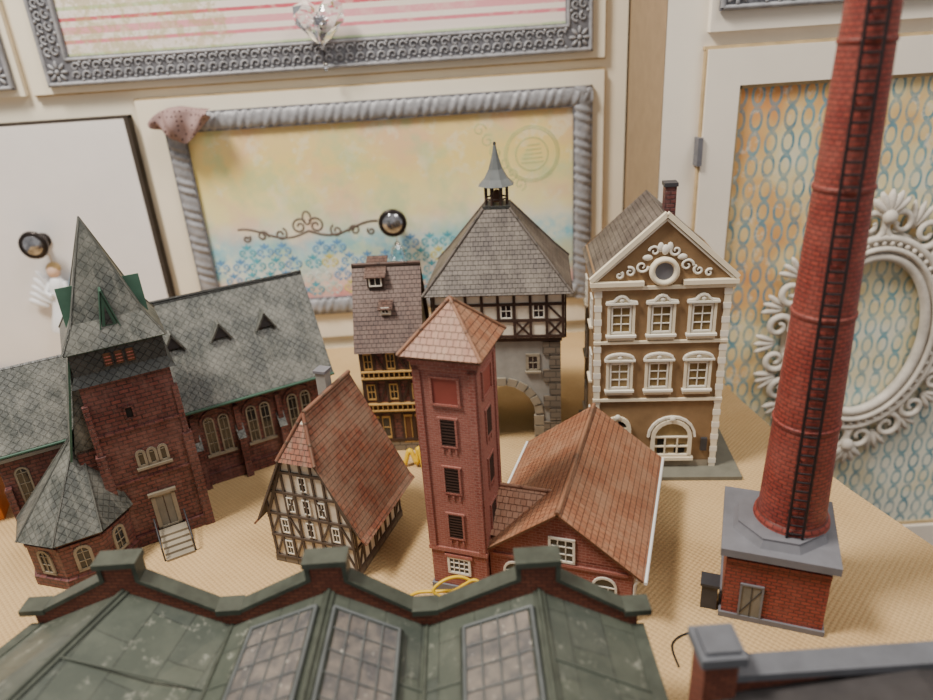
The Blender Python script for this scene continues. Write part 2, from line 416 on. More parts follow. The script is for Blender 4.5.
# ------------------------------------------------------------------ CHIMNEY
def chimney():
    m=MB('model_factory_chimney')
    A=Matrix.Translation((-.75,-.1,0))@Matrix.Rotation(R(-22),4,'Z')
    m.T=A
    m.box(-3,3,-3,3,0,5.2,m_chbrick); m.box(-3.15,3.15,-3.15,3.15,0,.4,m_grey)
    m.box(-3.4,3.4,-3.4,3.4,5.2,5.75,m_grey)
    m.lathe([(3.0,5.75),(2.7,6.2),(2.7,6.35)],m_grey,8,rot=R(22.5),smooth=False)
    m.T=A@Matrix.Translation((0,-3,0))
    m.rect(-1.9,-.7,.4,2.9,m_gdoor,.08)
    m.b(-1.95,.4,-1.95,2.95,.12,m_grey,.14); m.b(-.65,.4,-.65,2.95,.12,m_grey,.14); m.b(-2,2.95,-.6,2.95,.12,m_grey,.14); m.b(-1.3,.4,-1.3,2.9,.05,m_dgrey,.12)
    m.b(-1.9,.6,-.7,2.7,.06,m_dgrey,.11)
    m.b(-3,4.7,3,4.7,.3,m_chbrick,.12)
    m.box(-4.3,-3.3,.3,1.3,0,1.9,m_dgrey); m.box(-4.4,-3.2,.2,1.4,1.9,2.1,m_dgrey)
    m.T=Matrix.Identity(4)
    rad=lambda z:2.05-(z-6)*.027
    pr=[(rad(z),z) for z in [6.3+i*1.26 for i in range(31)]]
    m.lathe([(2.3,6.3),(2.25,6.6),(2.05,6.8)],m_chbrick,40,cap=False)
    m.lathe(pr,m_chbrick,40)
    for z in (13.5,20.5,27.5,34.5): m.lathe([(rad(z),z-.14),(rad(z)+.07,z-.1),(rad(z)+.07,z+.1),(rad(z),z+.14)],m_chbrick,40,cap=False)
    m.lathe([(rad(43),42.5),(1.4,43),(1.4,43.8),(1.2,44.3),(.8,44.3),(.8,43.5)],m_chbrick,40,cap=True)
    d=Vector((-.484,-.875,0)); r_=Vector((.875,-.484,0)); d2=(d*.985+r_*.16).normalized(); s_=Vector((-d2.y,d2.x,0))
    hw_=.44; of=.36
    for o in (-hw_,hw_):
        m.tube([d2*(rad(z)+of)+s_*o+Vector((0,0,z)) for z in (6.4,20,30,43.5)],.1,m_ladder,6)
    z=6.7
    while z<43.3:
        p=d2*(rad(z)+of)+Vector((0,0,z)); m.tube([p-s_*hw_,p+s_*hw_],.075,m_ladder,5); z+=.62
    for z in (8,12,16,20,24,28,32,36,40):
        for o in (-hw_,hw_):
            p=d2*(rad(z)+of)+s_*o+Vector((0,0,z)); m.tube([p,p-d2*.45],.06,m_ladder,5)
    m.done((20.2,36.2,0),0)
chimney()
# ------------------------------------------------------------------ TOWN HOUSE
def spiral(cx,cz,y,r,turns,a0,dr=1,n=22):
    P=[];RR=[]
    for i in range(n+1):
        f=i/n; a=a0+dr*2*math.pi*turns*f; q=r*(1-.8*f)
        P.append((cx+q*math.cos(a),y,cz+q*math.sin(a))); RR.append(1-.45*f)
    return P,RR
def town():
    m=MB('model_town_house'); w=5.25; D=9.5
    m.box(-w,w,0,D,0,17.8,m_khaki)
    m.poly([(-w,0,17.8),(w,0,17.8),(0,0,22.5)],m_khaki); m.poly([(w,D,17.8),(-w,D,17.8),(0,D,22.3)],m_khaki)
    m.box(-w-.5,w+1.9,-1.8,D+.6,0,.35,m_pave)
    m.slab([(-w-.3,D+.3,17.4),(-w-.3,.1,17.4),(0,.1,22.5),(0,D+.3,22.5)],.2,m_tiled)
    m.slab([(w+.3,.1,17.4),(w+.3,D+.3,17.4),(0,D+.3,22.5),(0,.1,22.5)],.2,m_tiled)
    m.box(.6,1.5,4.4,5.4,20,23.8,m_cbrick); m.box(.5,1.6,4.3,5.5,23.8,24.1,m_dgrey)
    m.on()
    m.b(-w-.35,17.7,0,22.8,.36,m_cream,.4); m.b(w+.35,17.7,0,22.8,.36,m_cream,.4)
    m.b(-w-.2,17.4,0,22.35,.16,m_wht,.22); m.b(w+.2,17.4,0,22.35,.16,m_wht,.22)
    m.box(-w-.4,-1.5,-.45,.1,17.2,17.55,m_cream); m.box(1.5,w+.4,-.45,.1,17.2,17.55,m_cream)
    m.box(-w-.25,w+.25,-.25,.1,16.85,17.1,m_cream)
    m.T=Matrix.Translation((0,-.2,18.3))@Matrix.Rotation(R(90),4,'X')
    m.lathe([(1.15,-.2),(1.15,.2),(.95,.35),(.75,.2),(.7,.05)],m_cream,24,cap=False)
    m.lathe([(.01,.06),(.72,.05)],m_grey,24,cap=False)
    m.on()
    for sg in (-1,1):
        for (cx,cz,r,t,a) in ((1.7*sg,18.7,.5,1.2,0),(2.6*sg,18.3,.4,1.2,2),(3.4*sg,18.05,.3,1.1,1),(.8*sg,19.9,.42,1.1,3)):
            P,q=spiral(cx,cz,-.12,r,t,a,sg); m.tube(P,[.12*x for x in q],m_wht,6)
        m.blob((sg*1.3,-.12,19.4),(.4,.12,.25),m_wht); m.blob((sg*.35,-.12,20.2),(.25,.12,.4),m_wht)
    m.blob((0,-.15,20.0),(.3,.18,.42),m_wht)
    for sg in (-1,1):
        m.b(sg*(w-.26),.35,sg*(w-.26),16.9,.5,m_cream,.14)
        for q in range(14): m.b(sg*(w-.26)-.3,.9+q*1.2,sg*(w-.26)+.3,.9+q*1.2,.5,m_wht,.16)
    for z in (6.9,12.2): m.box(-w-.05,w+.05,-.22,0,z,z+.22,m_cream)
    for zi,z in enumerate((8.2,13.2)):
        for x in (-3.15,0,3.15):
            m.rect(x-1.05,x+1.05,z-.4,z+2.7,m_wht,.03)
            m.win(x,z,1.45,2.2,m_wht,m_glasl,2,3,fw=.13,mw=.08,d=.16,g=.06)
            m.b(x-.98,z-.3,x-.98,z+2.45,.2,m_cream,.22); m.b(x+.98,z-.3,x+.98,z+2.45,.2,m_cream,.22)
            m.box(x-1.2,x+1.2,-.4,0,z-.36,z-.18,m_wht); m.box(x-1.1,x+1.1,-.25,0,z-.65,z-.36,m_cream)
            m.box(x-1.25,x+1.25,-.36,0,z+2.45,z+2.6,m_wht)
            if zi==0:
                A=[(x+1.15*math.cos(t),z+2.6+.5*math.sin(t)) for t in [math.pi*q/8 for q in range(9)]]
                for q in range(8): m.b(A[q][0],A[q][1],A[q+1][0],A[q+1][1],.15,m_wht,.3)
                m.poly([(a,-.1,c) for a,c in A],m_cream)
            else:
                A=[(x-1.2,2.6+z),(x-.6,2.7+z),(x-.3,3.05+z),(x,3.15+z),(x+.3,3.05+z),(x+.6,2.7+z),(x+1.2,2.6+z)]
                for q in range(6): m.b(A[q][0],A[q][1],A[q+1][0],A[q+1][1],.16,m_wht,.32)
                m.poly([(a,-.1,c) for a,c in A][::-1],m_cream)
            m.blob((x,-.2,z+2.8),(.22,.12,.18),m_wht)
    m.rect(-w+.6,w-.6,.35,1.0,m_bstone,.1)
    m.win(1.4,1.5,3.1,3.4,m_cream,m_glasl,3,2,fw=.32,arch=True,mw=.12,d=.3,g=.05)
    A=[(1.4+1.95*math.cos(t),3.35+1.95*math.sin(t)) for t in [math.pi*q/10 for q in range(11)]]
    for q in range(10): m.b(A[q][0],A[q][1],A[q+1][0],A[q+1][1],.2,m_wht,.22)
    m.rect(.25,1.0,1.6,3.1,m_dark,.07); m.rect(1.7,2.6,1.6,2.6,m_dark,.07)
    m.box(-.5,3.3,-.4,0,1.1,1.4,m_cream); m.blob((1.4,-.3,5.2),(.25,.15,.3),m_wht)
    m.win(-3.2,.35,2.0,4.9,m_cream,m_glass,2,3,fw=.34,arch=True,mw=.12,d=.3)
    m.blob((-3.2,-.3,5.4),(.25,.15,.3),m_wht)
    m.box(3.9,4.4,-.25,0,2.0,3.2,m_dgrey)
    for an,ox,oy in ((90,w,D/2),(-90,-w,D/2)):
        m.on(ox,oy,0,an)
        for x in (-2.5,2.5):
            for z in (2.5,8.2,13.2): m.win(x,z,1.5,2.3,m_wht,m_glass,2,3,sill=m_cream)
    m.done((15.65,51.4,0),-6)
town()
# ------------------------------------------------------------------ GATE TOWER
def gate():
    m=MB('model_gate_tower'); w=5.3; D=9; h=11.2
    r=3.0; zs=3.4
    m.poly([(w,0,0),(w,D,0),(w,D,h),(w,0,h)],m_stone); m.poly([(-w,D,0),(-w,0,0),(-w,0,h),(-w,D,h)],m_stone)
    for y,rv in ((0,0),(D,1)):
        fs=[[(-w,y,0),(-r,y,0),(-r,y,h),(-w,y,h)],[(r,y,0),(w,y,0),(w,y,h),(r,y,h)]]
        N=16; A=[(-r*math.cos(math.pi*i/N),zs+r*math.sin(math.pi*i/N)) for i in range(N+1)]
        for i in range(N): fs.append([(A[i][0],y,A[i][1]),(A[i+1][0],y,A[i+1][1]),(A[i+1][0],y,h),(A[i][0],y,h)])
        for q in fs: m.poly(q[::-1] if rv else q,m_plastg if y==0 else m_stone)
    for i in range(N): m.poly([(A[i][0],0,A[i][1]),(A[i][0],D,A[i][1]),(A[i+1][0],D,A[i+1][1]),(A[i+1][0],0,A[i+1][1])],m_stone)
    m.poly([(-r,0,0),(-r,D,0),(-r,D,zs),(-r,0,zs)],m_stone); m.poly([(r,D,0),(r,0,0),(r,0,zs),(r,D,zs)],m_stone)
    m.on()
    for i in range(11):
        t=math.pi*(i+.5)/11; c,s_=math.cos(t),math.sin(t); m.b(r*1.0*c,zs+r*s_,(r+.75)*c,zs+(r+.75)*s_,.82,m_bstone,.14+.05*(i%2))
    for sg in (-1,1):
        for q in range(8):
            ww=1.5 if q%2 else .95
            x=sg*(w-ww/2); m.box(x-ww/2-.08*(sg<0),x+ww/2+.08*(sg>0),-.2,.9,q*1.35+.05,q*1.35+1.25,m_stone)
        for q in range(3): m.box(sg*3.35-.45,sg*3.35+.45,-.16,.2,q*1.1+.05,q*1.1+1.02,m_bstone)
        m.box(sg*(w-.7)-.9,sg*(w-.7)+.9,-.5,.3,0,.9,m_stone)
    for x in (-2.8,2.9): m.win(x,7.9,1,1.5,m_bstone,m_glass,2,2,fw=.25,sill=m_bstone)
    m.box(-w-.2,w+.2,-.3,D+.2,h-.35,h,m_timb)
    W=w+.45; z0=h; z1=16.1
    m.box(-W,W,-.35,D+.35,z0,z1,m_plast)
    for an,ox,oy,L in ((0,0,-.35,W),(90,W,D/2,D/2+.35),(-90,-W,D/2,D/2+.35),(180,0,D+.35,W)):
        m.on(ox,oy,0,an)
        for z in (z0+.2,z0+1.7,z1-1.7,z1-.15): m.b(-L,z,L,z,.24,m_timb,.14)
        n=8
        for q in range(n+1):
            x=-L+.15+(2*L-.3)*q/n; m.b(x,z0,x,z1,.24,m_timb,.13)
        for q in range(n):
            xa=-L+.15+(2*L-.3)*q/n; xb=-L+.15+(2*L-.3)*(q+1)/n
            if q%2: m.b(xa,z0+.2,xb,z0+1.7,.17,m_timb,.12); m.b(xa,z0+1.7,xb,z0+.2,.17,m_timb,.12)
            if q in (1,4,6): m.win((xa+xb)/2,z0+1.95,xb-xa-.5,1.3,m_wht,m_glass,2,2,fw=.1)
            elif q in (0,7): m.b(xa,z1-1.7 if q else z0+1.7,xb,z0+1.7 if q else z1-1.7,.17,m_timb,.12)
    lv=[(W+.7,15.5),(W-.7,17.1),(1.15,21.9)]
    ld=[(D/2+1.05,15.5),(D/2-.2,17.1),(1.15,21.9)]
    cy=D/2
    for i in range(2):
        a,za=lv[i]; b_,zb=lv[i+1]; c,_=ld[i]; d,_=ld[i+1]
        m.on()
        m.slab([(-a,cy-c,za),(a,cy-c,za),(b_,cy-d,zb),(-b_,cy-d,zb)],.18,m_tiled); m.slab([(a,cy+c,za),(-a,cy+c,za),(-b_,cy+d,zb),(b_,cy+d,zb)],.18,m_tiled)
        m.slab([(a,cy-c,za),(a,cy+c,za),(b_,cy+d,zb),(b_,cy-d,zb)],.18,m_tiled); m.slab([(-a,cy+c,za),(-a,cy-c,za),(-b_,cy-d,zb),(-b_,cy+d,zb)],.18,m_tiled)
        for sx in (-1,1):
            for sy in (-1,1): m.tube([(sx*a,cy+sy*c,za),(sx*b_,cy+sy*d,zb)],.14,m_tiled,6)
    m.box(-1.2,1.2,cy-1.2,cy+1.2,21.8,22.1,m_slated)
    for i in range(8):
        t=R(22.5+45*i); m.tube([(1.0*math.cos(t),cy+1.0*math.sin(t),22.1),(1.0*math.cos(t),cy+1.0*math.sin(t),23.8)],.12,m_timb,5)
        t2=R(22.5+45*(i+1))
        m.tube([(1.0*math.cos(t),cy+1.0*math.sin(t),22.6),(1.0*math.cos(t2),cy+1.0*math.sin(t2),22.6)],.08,m_timb,5)
    m.lathe([(.5,22.3),(.42,22.7),(.3,23.1),(.15,23.3)],m_wood,12,cy=cy)
    m.lathe([(1.15,23.6),(1.65,23.75),(1.1,24.3),(.65,25.1),(.3,26.2),(.08,27.3)],plain('lantern_lead',C(104,108,108),.4),8,cy=cy,smooth=False,rot=R(22.5))
    m.blob((0,cy,27.2),(.14,.14,.18),m_slated)
    m.done((3.0,57.0,0),-7)
gate()
# ------------------------------------------------------------------ BROWN HALF-TIMBERED HOUSE
def house_a():
    m=MB('model_half_timbered_house'); w=2.75; D=6; h=10.9
    m.box(-w,w,0,D,0,h,m_cbrick)
    for x,rv in ((-w,0),(w,1)):
        q=[(x,D,h),(x,0,h),(x,D/2,17.4)]; m.poly(q[::-1] if rv else q,m_plast)
    m.box(-w-.1,w+.1,-.1,D+.1,0,1.0,m_stone)
    for an,ox,oy,L in ((0,0,0,w),(90,w,D/2,D/2),(-90,-w,D/2,D/2),(180,0,D,w)):
        m.on(ox,oy,0,an)
        for z in (1.2,4.2,4.7,7.6,8.0,10.7): m.b(-L,z,L,z,.3,m_timb,.15)
        for q in range(6):
            x=-L+.15+(2*L-.3)*q/5; m.b(x,1,x,h,.24,m_timb,.13)
        for z in (5.6,8.7):
            for q in (0,2,4):
                xx=-L+.15+(2*L-.3)*(q+.5)/5; m.win(xx,z,(2*L-.3)/5-.3,1.5,m_yel,m_glass,2,2,fw=.13)
        for q in (1,3):
            xa=-L+.15+(2*L-.3)*q/5; xb=xa+(2*L-.3)/5
            m.b(xa,4.8,xb,7.5,.18,m_timb,.12); m.b(xb,8.1,xa,10.7,.18,m_timb,.12)
    m.on()
    for z in (4.45,7.8):
        m.box(-w-.05,w+.05,-.45,0,z,z+.12,m_yel)
        for q in range(12): m.b(-w+.2+q*(2*w-.4)/11,z+.1,-w+.2+q*(2*w-.4)/11,z+.65,.07,m_yel,.4)
        m.b(-w,z+.7,w,z+.7,.1,m_yel,.42)
    m.win(-1.4,1.5,1.5,2.2,m_yel,m_glass,2,2,fw=.2); m.win(1.3,1,1.4,2.8,m_yel,m_wood,2,1,fw=.22)
    e=w+.35
    m.slab([(-e,-.6,10.5),(e,-.6,10.5),(e,D/2,17.6),(-e,D/2,17.6)],.18,m_tileb,m_timb)
    m.slab([(e,D+.6,10.5),(-e,D+.6,10.5),(-e,D/2,17.6),(e,D/2,17.6)],.18,m_tileb,m_timb)
    m.tube([(-e,D/2,17.65),(e,D/2,17.65)],.16,m_tileb,6)
    def dorm(x,z,s,fm):
        y=(z-10.6)/7.1*(D/2+.6)-.6
        m.box(x-s,x+s,y-.2,y+1.6,z,z+1.5*s,fm); m.on(0,y-.2); m.win(x,z+.2,s*1.4,s*1.1,m_wht,m_glass,2,1,fw=.1); m.on()
        m.slab([(x-s-.2,y-.5,z+1.4*s),(x+s+.2,y-.5,z+1.4*s),(x+s+.2,y+2.2,z+1.4*s+1.2),(x-s-.2,y+2.2,z+1.4*s+1.2)],.12,m_tileb)
    dorm(-.9,15.8,.75,m_timb); dorm(-.1,13.6,.45,m_plast)
    m.done((-6.9,57.3,0),-4)
house_a()
# ------------------------------------------------------------------ SMALL HALF-TIMBERED HOUSE
def house_b():
    m=MB('model_half_timbered_house.001'); w=3.5; d=3.7; ze=3.9; zr=12.5
    m.box(-w,w,-d,d,0,4.6,m_plast); m.box(-w-.1,w+.1,-d-.1,d+.1,0,.5,m_stone)
    ew=4.35
    sl=(zr-ze)/ew
    g=lambda x:zr-.25-abs(x)*sl
    for y,rv in ((-d,0),(d,1)):
        q=[(-w,y,4.5),(w,y,4.5),(w*1.0,y,g(w)),(1.35,y,9.6),(-1.35,y,9.6),(-w,y,g(w))] if not rv else [(w,y,4.5),(-w,y,4.5),(0,y,g(0))]
        m.poly(q,m_plast)
    m.poly([(-1.35,-d,9.6),(1.35,-d,9.6),(0,-d+1.2,12.1)],m_plast)
    m.on(0,-d)
    for z in (.6,2.6,4.6,6.6,8.4):
        x=min(w,(zr-.3-z)/sl); m.b(-x,z,x,z,.2,m_timg,.14)
    for x in [-3.4+i*.85 for i in range(9)]:
        m.b(x,.5,x,min(g(x),9.5),.16,m_timg,.12)
    for sg in (-1,1):
        m.b(sg*3.4,.6,sg*2.55,2.6,.13,m_timg,.13); m.b(sg*3.4,2.7,sg*2.55,4.5,.13,m_timg,.13); m.b(sg*1.7,.6,sg*.85,2.6,.13,m_timg,.13)
        m.b(sg*1.7,4.7,sg*.85,6.5,.13,m_timg,.13); m.b(sg*(w-.05),4.4,sg*1.4,9.4,.2,m_timg,.15)
        m.b(sg*.85,2.7,sg*1.7,4.5,.13,m_timg,.12)
    for x,z in ((-2.12,2.95),(0.0,2.95),(2.12,2.95),(-2.12,.95),(2.12,.95),(-1.27,5.0),(1.27,5.0),(0,7.0),(0,5.0)): m.win(x,z,.55,1.2,m_wht,m_glass,2,2,fw=.09,mw=.04)
    for an,ox in ((90,w),(-90,-w)):
        m.on(ox,0,0,an)
        for z in (.6,2.4,4.1): m.b(-d,z,d,z,.2,m_timg,.14)
        for i in range(9):
            x=-d+.12+i*(2*d-.24)/8; m.b(x,.5,x,4.2,.18,m_timg,.12)
            if i in (1,4,6): m.win(x+.46,2.6,.55,1.1,m_wht,m_glass,1,2,fw=.1)
            if i in (0,3,7): m.b(x,.6,x+.9,2.4,.15,m_timg,.12)
    m.on()
    f=-d-.4; bk=d+.8; zh=9.5; xh=(zr-zh)/sl
    m.slab([(ew,f,ze),(ew,bk,ze),(0,bk,zr),(0,f+1.9,zr),(xh,f,zh)],.14,m_tiler,m_timg)
    m.slab([(-ew,bk,ze),(-ew,f,ze),(-xh,f,zh),(0,f+1.9,zr),(0,bk,zr)],.14,m_tiler,m_timg)
    m.slab([(-xh-.1,f-.05,zh),(xh+.1,f-.05,zh),(0,f+1.9,zr)],.13,m_tiler,m_timg)
    m.tube([(0,f+1.9,zr+.03),(0,bk,zr+.03)],.18,m_tiler,6)
    for sg in (-1,1): m.tube([(sg*xh,f,zh+.03),(0,f+1.9,zr+.03)],.15,m_tiler,6)
    m.slab([(ew+.4,f,ze-.4),(ew+.4,bk,ze-.4),(ew-.1,bk,ze+.15),(ew-.1,f,ze+.15)],.15,m_tiler); m.slab([(-ew-.4,bk,ze-.4),(-ew-.4,f,ze-.4),(-ew+.1,f,ze+.15),(-ew+.1,bk,ze+.15)],.15,m_tiler)
    m.box(-1.1,-.3,1.6,2.4,11,13.7,m_plastg); m.box(-1.2,-.2,1.5,2.5,13.7,13.9,m_grey)
    m.done((-10.9,45.0,0),-21)
house_b()
# ------------------------------------------------------------------ CHURCH
def church():
    m=MB('model_church'); t=3.1
    m.box(-t,t,-t,t,0,15.2,m_cbrick); m.box(-t-.25,t+.25,-t-.25,t+.25,0,1.0,m_cbrick)
    for sx in (-1,1):
        for sy in (-1,1):
            m.box(sx*t-.35,sx*t+.35,sy*t-.35,sy*t+.35,0,8.8,m_cbrick); m.box(sx*t-.2,sx*t+.2,sy*t-.2,sy*t+.2,8.8,13,m_cbrick)
    for z in (5.8,10.2): m.box(-t-.12,t+.12,-t-.12,t+.12,z,z+.2,m_cbrick)
    for i,(a,b_,za,zb) in enumerate(((3.5,3.15,14.6,15.4),(3.15,3.15,15.4,17.3))):
        for q in range(4):
            m.T=Matrix.Rotation(R(90*q),4,'Z'); m.poly([(-a,-a,za),(a,-a,za),(b_,-b_,zb),(-b_,-b_,zb)],m_slated)
    for q in range(4):
        m.T=Matrix.Rotation(R(90*q),4,'Z')@Matrix.Translation((0,-3.16,0))
        for x in (-.75,0,.75):
            m.rect(x-.26,x+.26,15.7,16.7,m_wood,.04); m.b(x-.26,15.7,x-.26,16.7,.08,m_timb,.1); m.b(x+.26,15.7,x+.26,16.7,.08,m_timb,.1)
            for z in (15.9,16.15,16.4): m.b(x-.26,z,x+.26,z,.08,m_fbrick,.09)
    m.on(); m.box(-3.35,3.35,-3.35,3.35,17.1,17.25,m_verd)
    for q in range(4):
        m.T=Matrix.Rotation(R(90*q),4,'Z')
        m.slab([(-3.45,-3.45,17.2),(3.45,-3.45,17.2),(2.4,-2.4,19.0),(-2.4,-2.4,19.0)],.12,m_slate)
        m.slab([(-2.4,-2.4,19.0),(2.4,-2.4,19.0),(0.05,-.05,25.8),(-.05,-.05,25.8)],.12,m_slate)
        m.tube([(-3.45,-3.45,17.2),(-2.4,-2.4,19.0),(0,0,25.8)],.09,m_slate,5)
        y=-2.7
        m.poly([(-.5,y,18.5),(.5,y,18.5),(0,y,20.9)],m_verd); m.poly([(-.26,y-.05,18.6),(.26,y-.05,18.6),(0,y-.05,20)],m_slated)
        m.slab([(-.62,y-.1,18.3),(0,y-.1,21.1),(0,-1.0,21.1),(-.62,-2.1,18.3)][::-1],.07,m_slate,m_verd); m.slab([(.62,y-.1,18.3),(0,y-.1,21.1),(0,-1.0,21.1),(.62,-2.1,18.3)],.07,m_slate,m_verd)
    m.T=Matrix.Identity(4); m.tube([(0,0,25.3),(0,0,25.9)],.08,m_slated,5)
    m.on(0,-t)
    m.win(0.2,1.0,1.5,3.1,m_bstone,m_gdoor,1,1,fw=.3); m.b(.2,1,.2,4.1,.06,m_timb,.06)
    m.b(-.85,4.3,1.25,4.3,.25,m_bstone,.3)
    for x in (-.8,0,.8): m.win(x+.3,7.0,.55,1.3,m_bstone,m_glass,1,1,fw=.2,arch=True)
    m.box(-1,1.6,-.25,0,6.7,6.9,m_bstone)
    m.win(-.4,11.2,.6,1.0,m_cbrick,m_dark,1,1,fw=.15)
    for i in range(5): m.box(-.8,1.3,-.6-.55*(5-i),0,0,.2*(i+1),m_bstone)
    m.tube([(-.9,-3.1,1.2),(-.9,-.3,2.2)],.07,m_dgrey,5); m.tube([(-.9,-3.1,0),(-.9,-3.1,1.2)],.07,m_dgrey,5)
    m.tube([(1.4,-3.1,1.2),(1.4,-.3,2.2)],.07,m_dgrey,5); m.tube([(1.4,-3.1,0),(1.4,-3.1,1.2)],.07,m_dgrey,5)
    m.on(t,0,0,90); m.win(0,7,.7,1.5,m_bstone,m_glass,1,1,fw=.2,arch=True)
    m.on(-t,0,0,-90); m.win(0,11,.7,1.5,m_bstone,m_glass,1,1,fw=.2,arch=True)
    # nave
    m.on()
    x0,x1=-1,16.3; ya,yb,yc=2.5,12.5,7.5; zr=16.3; zE=8.4
    m.box(x0,x1,ya,yb,0,8.6,m_cbrick); m.box(x0,x1+.2,ya-.2,yb+.2,0,1.1,m_cbrick)
    m.poly([(x1,ya,8.6),(x1,yb,8.6),(x1,yc,zr-.3)],m_cbrick); m.poly([(x0,yb,8.6),(x0,ya,8.6),(x0,yc,zr-.3)],m_cbrick)
    e0,e1=x0-.3,x1+.6
    m.slab([(e0,ya-.7,zE-.4),(e1,ya-.7,zE-.4),(e1,yc,zr),(e0,yc,zr)],.22,m_slate,m_slated)
    m.slab([(e1,yb+.7,zE-.4),(e0,yb+.7,zE-.4),(e0,yc,zr),(e1,yc,zr)],.22,m_slate,m_slated)
    m.tube([(e0,yc,zr+.03),(e1,yc,zr+.03)],.15,m_slated,6)
    m.tube([(e0,ya-.85,zE-.5),(e1,ya-.85,zE-.5)],.15,m_verd,6)
    sl=(zr-zE+.4)/(yc-ya+.7)
    for x in (4.2,8.2,12.2):
        z=13.0; y=ya-.7+(z-zE+.4)/sl
        y0=y-.55
        zz=z+1.0
        m.poly([(x-.65,y0,z-.2),(x+.65,y0,z-.2),(x,y0,zz)],m_dgrey)
        yb2=ya-.7+(zz-zE+.4)/sl
        m.slab([(x-.95,y0-.15,z-.4),(x-.95,y0+.7,z-.4),(x,yb2,zz+.15),(x,y0-.15,zz+.15)][::-1],.14,m_slate,m_slate); m.slab([(x+.95,y0-.15,z-.4),(x+.95,y0+.7,z-.4),(x,yb2,zz+.15),(x,y0-.15,zz+.15)],.14,m_slate,m_slate)
    m.on(0,ya)
    m.b(3.3,7.9,x1,7.9,.45,m_cbrick,.2)
    for x in (5.9,9.6,13.4):
        for dx in (-.62,.62): m.win(x+dx,3.0,.8,3.6,m_bstone,m_glass,2,3,fw=.12,arch=True,mw=.04)
        m.b(x-1.3,2.85,x+1.3,2.85,.2,m_bstone,.2)
        A=[(x+1.35*math.cos(q),6.1+1.2*math.sin(q)) for q in [math.pi*i/8 for i in range(9)]]
        for i in range(8): m.b(A[i][0],A[i][1],A[i+1][0],A[i+1][1],.16,m_cbrick,.18)
    for x in (4.0,7.75,11.5,15.8):
        m.box(x-.3,x+.3,-.8,0,0,4.2,m_cbrick); m.slab([(x-.35,-.9,4.1),(x+.35,-.9,4.1),(x+.35,0,5.2),(x-.35,0,5.2)],.15,m_slate); m.box(x-.22,x+.22,-.4,0,4.5,7.2,m_cbrick)
    m.on(x1,yc,0,90)
    m.win(0,3,2.2,5.5,m_bstone,m_glass,3,4,fw=.2,arch=True); m.win(0,10.5,1.2,1.6,m_bstone,m_glass,2,1,arch=True)
    # choir
    m.on()
    c0,c1=-10.6,-.5; za=8.6
    m.box(c0,c1,3.6,11.4,0,za,m_cbrick); m.poly([(c0,11.4,za),(c0,3.6,za),(c0,7.5,13.3)],m_cbrick)
    m.slab([(c0-.4,3.0,8.1),(c1,3.0,8.1),(c1,7.5,13.6),(c0-.4,7.5,13.6)],.2,m_slate,m_slated); m.slab([(c1,12,8.1),(c0-.4,12,8.1),(c0-.4,7.5,13.6),(c1,7.5,13.6)],.2,m_slate,m_slated)
    m.tube([(c0-.4,2.85,8.0),(c1,2.85,8.0)],.13,m_verd,6)
    m.on(0,3.6)
    for x in (-9.2,-6.6): m.win(x,3,.9,3.4,m_bstone,m_glass,2,3,fw=.14,arch=True)
    for x in (-10.4,-7.9): m.box(x-.25,x+.25,-.6,0,0,5,m_cbrick)
    m.b(c0,7.4,c1,7.4,.3,m_plastg,.2)
    m.on(); m.box(-4.6,-t,-2.6,2.4,0,9.4,m_cbrick)
    m.slab([(-5.1,2.7,8.9),(-5.1,-2.9,8.9),(-t-.05,-2.9,16.9),(-t-.05,2.7,16.9)],.15,m_slate,m_verd)
    m.poly([(-4.7,-2.6,9.2),(-t,-2.6,9.2),(-t,-2.6,16.4)],m_slate)
    # apse
    ax,ay=-6.0,-1.9; r=3.8
    m.lathe([(r+.2,0),(r+.2,.8),(r,.85),(r,4.3)],m_cbrick,8,cx=ax,cy=ay,smooth=False,rot=R(22.5))
    m.lathe([(r+.4,4.1),(r+.4,4.3)],m_verd,8,cx=ax,cy=ay,smooth=False,rot=R(22.5))
    P=[(ax+(r+.5)*math.cos(R(22.5+45*i)),ay+(r+.5)*math.sin(R(22.5+45*i)),4.2) for i in range(8)]
    ap=(ax+1.8,ay+1.2,10.6)
    for i in range(8):
        m.slab([P[i],P[(i+1)%8],ap],.12,m_slate); m.tube([P[i],ap],.08,m_slate,5)
    ri=r*math.cos(R(22.5))
    for i in range(8):
        an=45*i
        m.T=Matrix.Translation((ax,ay,0))@Matrix.Rotation(R(an),4,'Z')@Matrix.Translation((0,-ri,0))
        m.win(0,1.3,1.0,2.0,m_bstone,m_glass,2,2,fw=.22,arch=True)
        m.b(-1.4,3.6,1.4,3.6,.25,m_cbrick,.12)
    m.done((-26.6,49.4,0),28)
church()
def hut():
    m=MB('model_signal_hut'); mo=plain('hut_orange',C(205,120,50),.6)
    m.box(-1.8,1.8,-1.5,1.5,0,3,mo); m.poly([(-1.8,1.5,3),(-1.8,-1.5,3),(-1.8,0,4.4)],mo); m.poly([(1.8,-1.5,3),(1.8,1.5,3),(1.8,0,4.4)],mo)
    m.slab([(-2.2,-2,2.7),(2.2,-2,2.7),(2.2,0,4.7),(-2.2,0,4.7)],.15,m_tileb); m.slab([(2.2,2,2.7),(-2.2,2,2.7),(-2.2,0,4.7),(2.2,0,4.7)],.15,m_tileb)
    m.on(0,-1.5); m.win(-.8,1.2,.9,1.1,m_wht,m_glass); m.win(.8,0.1,.9,2.3,m_wht,m_wood,1,1)
    m.done((-43.2,51.2,0),20)
hut()
